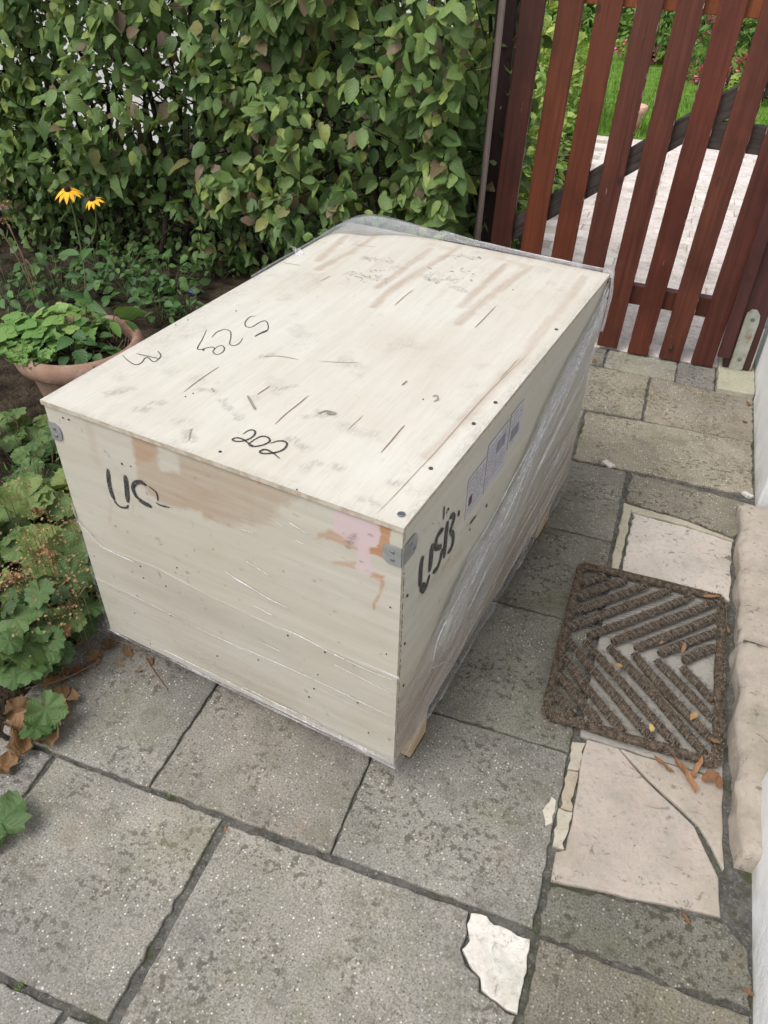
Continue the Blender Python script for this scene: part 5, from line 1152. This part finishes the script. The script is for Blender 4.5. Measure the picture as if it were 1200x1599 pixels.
# ------------------------------------------------------------------ fallen leaves
def curled(kind, R_, seed):
    r_ = np.random.default_rng(seed)
    if kind == 'lobed': V, F, UV = leaf_lobed(R_, 5, .25, .35, .06, seed, .10, 4, 36)
    elif kind == 'long': V, F, UV = leaf_ovate(R_ * 2, R_ * .55, .7, -.45, 8)
    else: V, F, UV = leaf_ovate(R_ * 2, R_ * 1.1, .35, -.2, 7, 1, .05)
    V = V.copy()
    for v_ in V: q = mnoise.noise_vector(Vector(v_ * (1.4 / R_)) + Vector((seed, 0, 0))); v_ += np.array(q) * R_ * (.36 if kind == 'lobed' else .22)
    return V, F, UV
def fallen(px, py, R_, kind, mat, tone, rz, label, z=0., sd=0, group=None):
    V, F, UV = curled(kind, R_, sd + 11); m = MB(); V = V - V.mean(0); V[:, 2] -= V[:, 2].min(); m.add(V, F, UV, tone); o = m.build('fallen_leaf', M[mat], None, True)
    p = ground(px, py, z); o.location = (p[0], p[1], z + .002); o.rotation_euler = (0, 0, rz); return tag(o, label, 'leaf', group)
G1 = 'dry leaves at the bed edge'; G2 = 'fallen leaves on and round the doormat'
for k, (x, y, rr, kd, tn, lab) in enumerate([(172, 1012, .020, 'lobed', .25, 'dark brown crumpled leaf right at the lower left crate corner'), (150, 1030, .022, 'lobed', .5, 'tan crumpled leaf left of the lower left crate corner'), (128, 1050, .024, 'lobed', .3, 'brown crumpled leaf on the slab between bed and crate corner'), (218, 1050, .012, 'long', .4, 'thin brown leaf lying beside the small red-brown leaf')]):
    LATE = globals().setdefault('LATE', []); LATE.append((x, y, rr, kd, tn, lab, k))
fallen(60, 1145, .075, 'lobed', 'dry_leaf', .42, .5, 'largest crumpled brown leaf, lying on the joint below the bed', sd=1, group=G1)
fallen(88, 1062, .040, 'lobed', 'dry_leaf', .6, 1.5, 'tan curled leaf at the bed edge, above the largest brown leaf', .01, sd=2, group=G1)
fallen(98, 1098, .042, 'lobed', 'dry_leaf', .35, 2.6, 'brown leaf with a lighter rim just right of the tan curled leaf', 0., sd=3, group=G1)
fallen(8, 1200, .035, 'lobed', 'dry_leaf', .4, .3, 'small brown leaf at the left picture edge below the bed', 0, sd=4, group=G1)
o = fallen(8, 1288, .068, 'lobed', 'bed_leaf', .30, .0, 'big green leaf with a browned margin over the slab at the left edge', .01, sd=5, group=G1); o.rotation_euler = (.1, -.2, 1.)
fallen(60, 1118, .03, 'lobed', 'dry_leaf', .2, 3.3, 'dark brown crumpled leaf between the tan one and the largest one', .01, sd=22, group=G1)
fallen(30, 1110, .035, 'lobed', 'dry_leaf', .12, 2.0, 'darkest brown leaf tucked under the green leaves at the bed edge', .005, sd=23, group=G1)
fallen(200, 1020, .022, 'oval', 'dry_leaf', .3, 1.2, 'brown curled leaf lying under the lower left crate corner', 0, sd=6, group=G1)
fallen(188, 1040, .014, 'long', 'dry_leaf', .55, 1.9, 'narrow tan leaf just in front of the lower left crate corner', 0, sd=7, group=G1)
fallen(236, 1035, .013, 'oval', 'dry_leaf', .25, .4, 'small red-brown leaf on the slab right of the crate corner', 0, sd=8, group=G1)
fallen(967, 1041, .011, 'oval', 'orange_leaf', .75, 1.8, 'small orange leaf in the middle of the doormat', .024, sd=9, group=G2)
fallen(1017, 1138, .011, 'oval', 'orange_leaf', 1., .3, 'small round yellow leaf low on the doormat', .024, sd=10, group=G2)
fallen(1083, 1120, .014, 'oval', 'orange_leaf', .72, -.5, 'pale orange leaf on the doormat near its lower right corner', .024, sd=12, group=G2)
fallen(1113, 1160, .018, 'long', 'orange_leaf', .55, 1.9, 'long tan leaf lying on the right border of the mat', .027, sd=13, group=G2)
fallen(1066, 1016, .018, 'long', 'orange_leaf', .45, -.1, 'narrow orange leaf across a bar in the upper right of the mat', .024, sd=14, group=G2)
fallen(1033, 1005, .007, 'oval', 'orange_leaf', .6, -.8, 'tiny reddish leaf left of the narrow orange leaf on the mat', .024, sd=15, group=G2)
fallen(978, 988, .010, 'oval', 'orange_leaf', .4, 2.2, 'small rust-coloured leaf between bars near the top middle of the mat', .012, sd=16, group=G2)
fallen(1110, 935, .022, 'long', 'orange_leaf', .45, -1.6, 'long rust-coloured leaf along the top border of the mat by the step', .026, sd=17, group=G2)
fallen(1135, 984, .014, 'long', 'orange_leaf', .5, .5, 'narrow tan leaf between the mat and the step', .004, sd=18, group=G2)
for i, (x, y, rz, k_, r_, lab) in enumerate([(1035, 1198, 1.3, 'long', .020, 'leftmost rust-coloured strip leaf below the mat'), (1060, 1200, 1.0, 'long', .018, 'rust leaf tucked under the lower mat border'), (1085, 1205, -.4, 'long', .022, 'curled orange leaf in the heap below the mat'), (1075, 1222, .6, 'long', .020, 'lowest orange leaf of the heap below the mat'), (1108, 1215, -.9, 'oval', .016, 'brown leaf at the right end of the heap below the mat'), (1122, 1222, .2, 'oval', .013, 'small brown leaf against the foot of the step'), (1095, 1190, 2.4, 'long', .018, 'topmost orange leaf of the heap below the mat')]):
    fallen(x, y, r_ * 1.35, k_, 'orange_leaf', [.35, .3, .6, .55, .25, .2, .5][i], rz, lab, .004 + .002 * i, sd=30 + i, group=G2)
fallen(1070, 1436, .014, 'long', 'orange_leaf', .2, .9, 'lone brown curved leaf on the dark slab below the beige stone', 0, sd=50)
fallen(928, 565, .018, 'oval', 'dry_leaf', .3, .4, 'brown leaf on the slab beside the far right crate corner', 0, sd=51)
fallen(1168, 632, .016, 'oval', 'orange_leaf', .15, .4, 'small reddish leaf on the slab against the far white wall', 0, sd=52)
fallen(1163, 660, .012, 'oval', 'orange_leaf', .1, 1.4, 'tiny dark red leaf below the small reddish one by the far wall', 0, sd=53)
fallen(1168, 1550, .010, 'oval', 'orange_leaf', .3, 1.4, 'tiny brown leaf on the slab at the foot of the near white wall', 0, sd=54)
fallen(700, 1225, .004, 'oval', 'dry_leaf', .1, 1.4, 'tiny dark leaf scrap on the slab in front of the crate foot', 0, sd=55)
fallen(352, 1296, .006, 'oval', 'orange_leaf', .3, .4, 'tiny rust leaf in the joint where three slabs meet', -.002, sd=56)
for x, y, rr, kd, tn, lab, k in LATE: fallen(x, y, rr, kd, 'dry_leaf', tn, k * 1.7, lab, 0, sd=70 + k, group=G1)
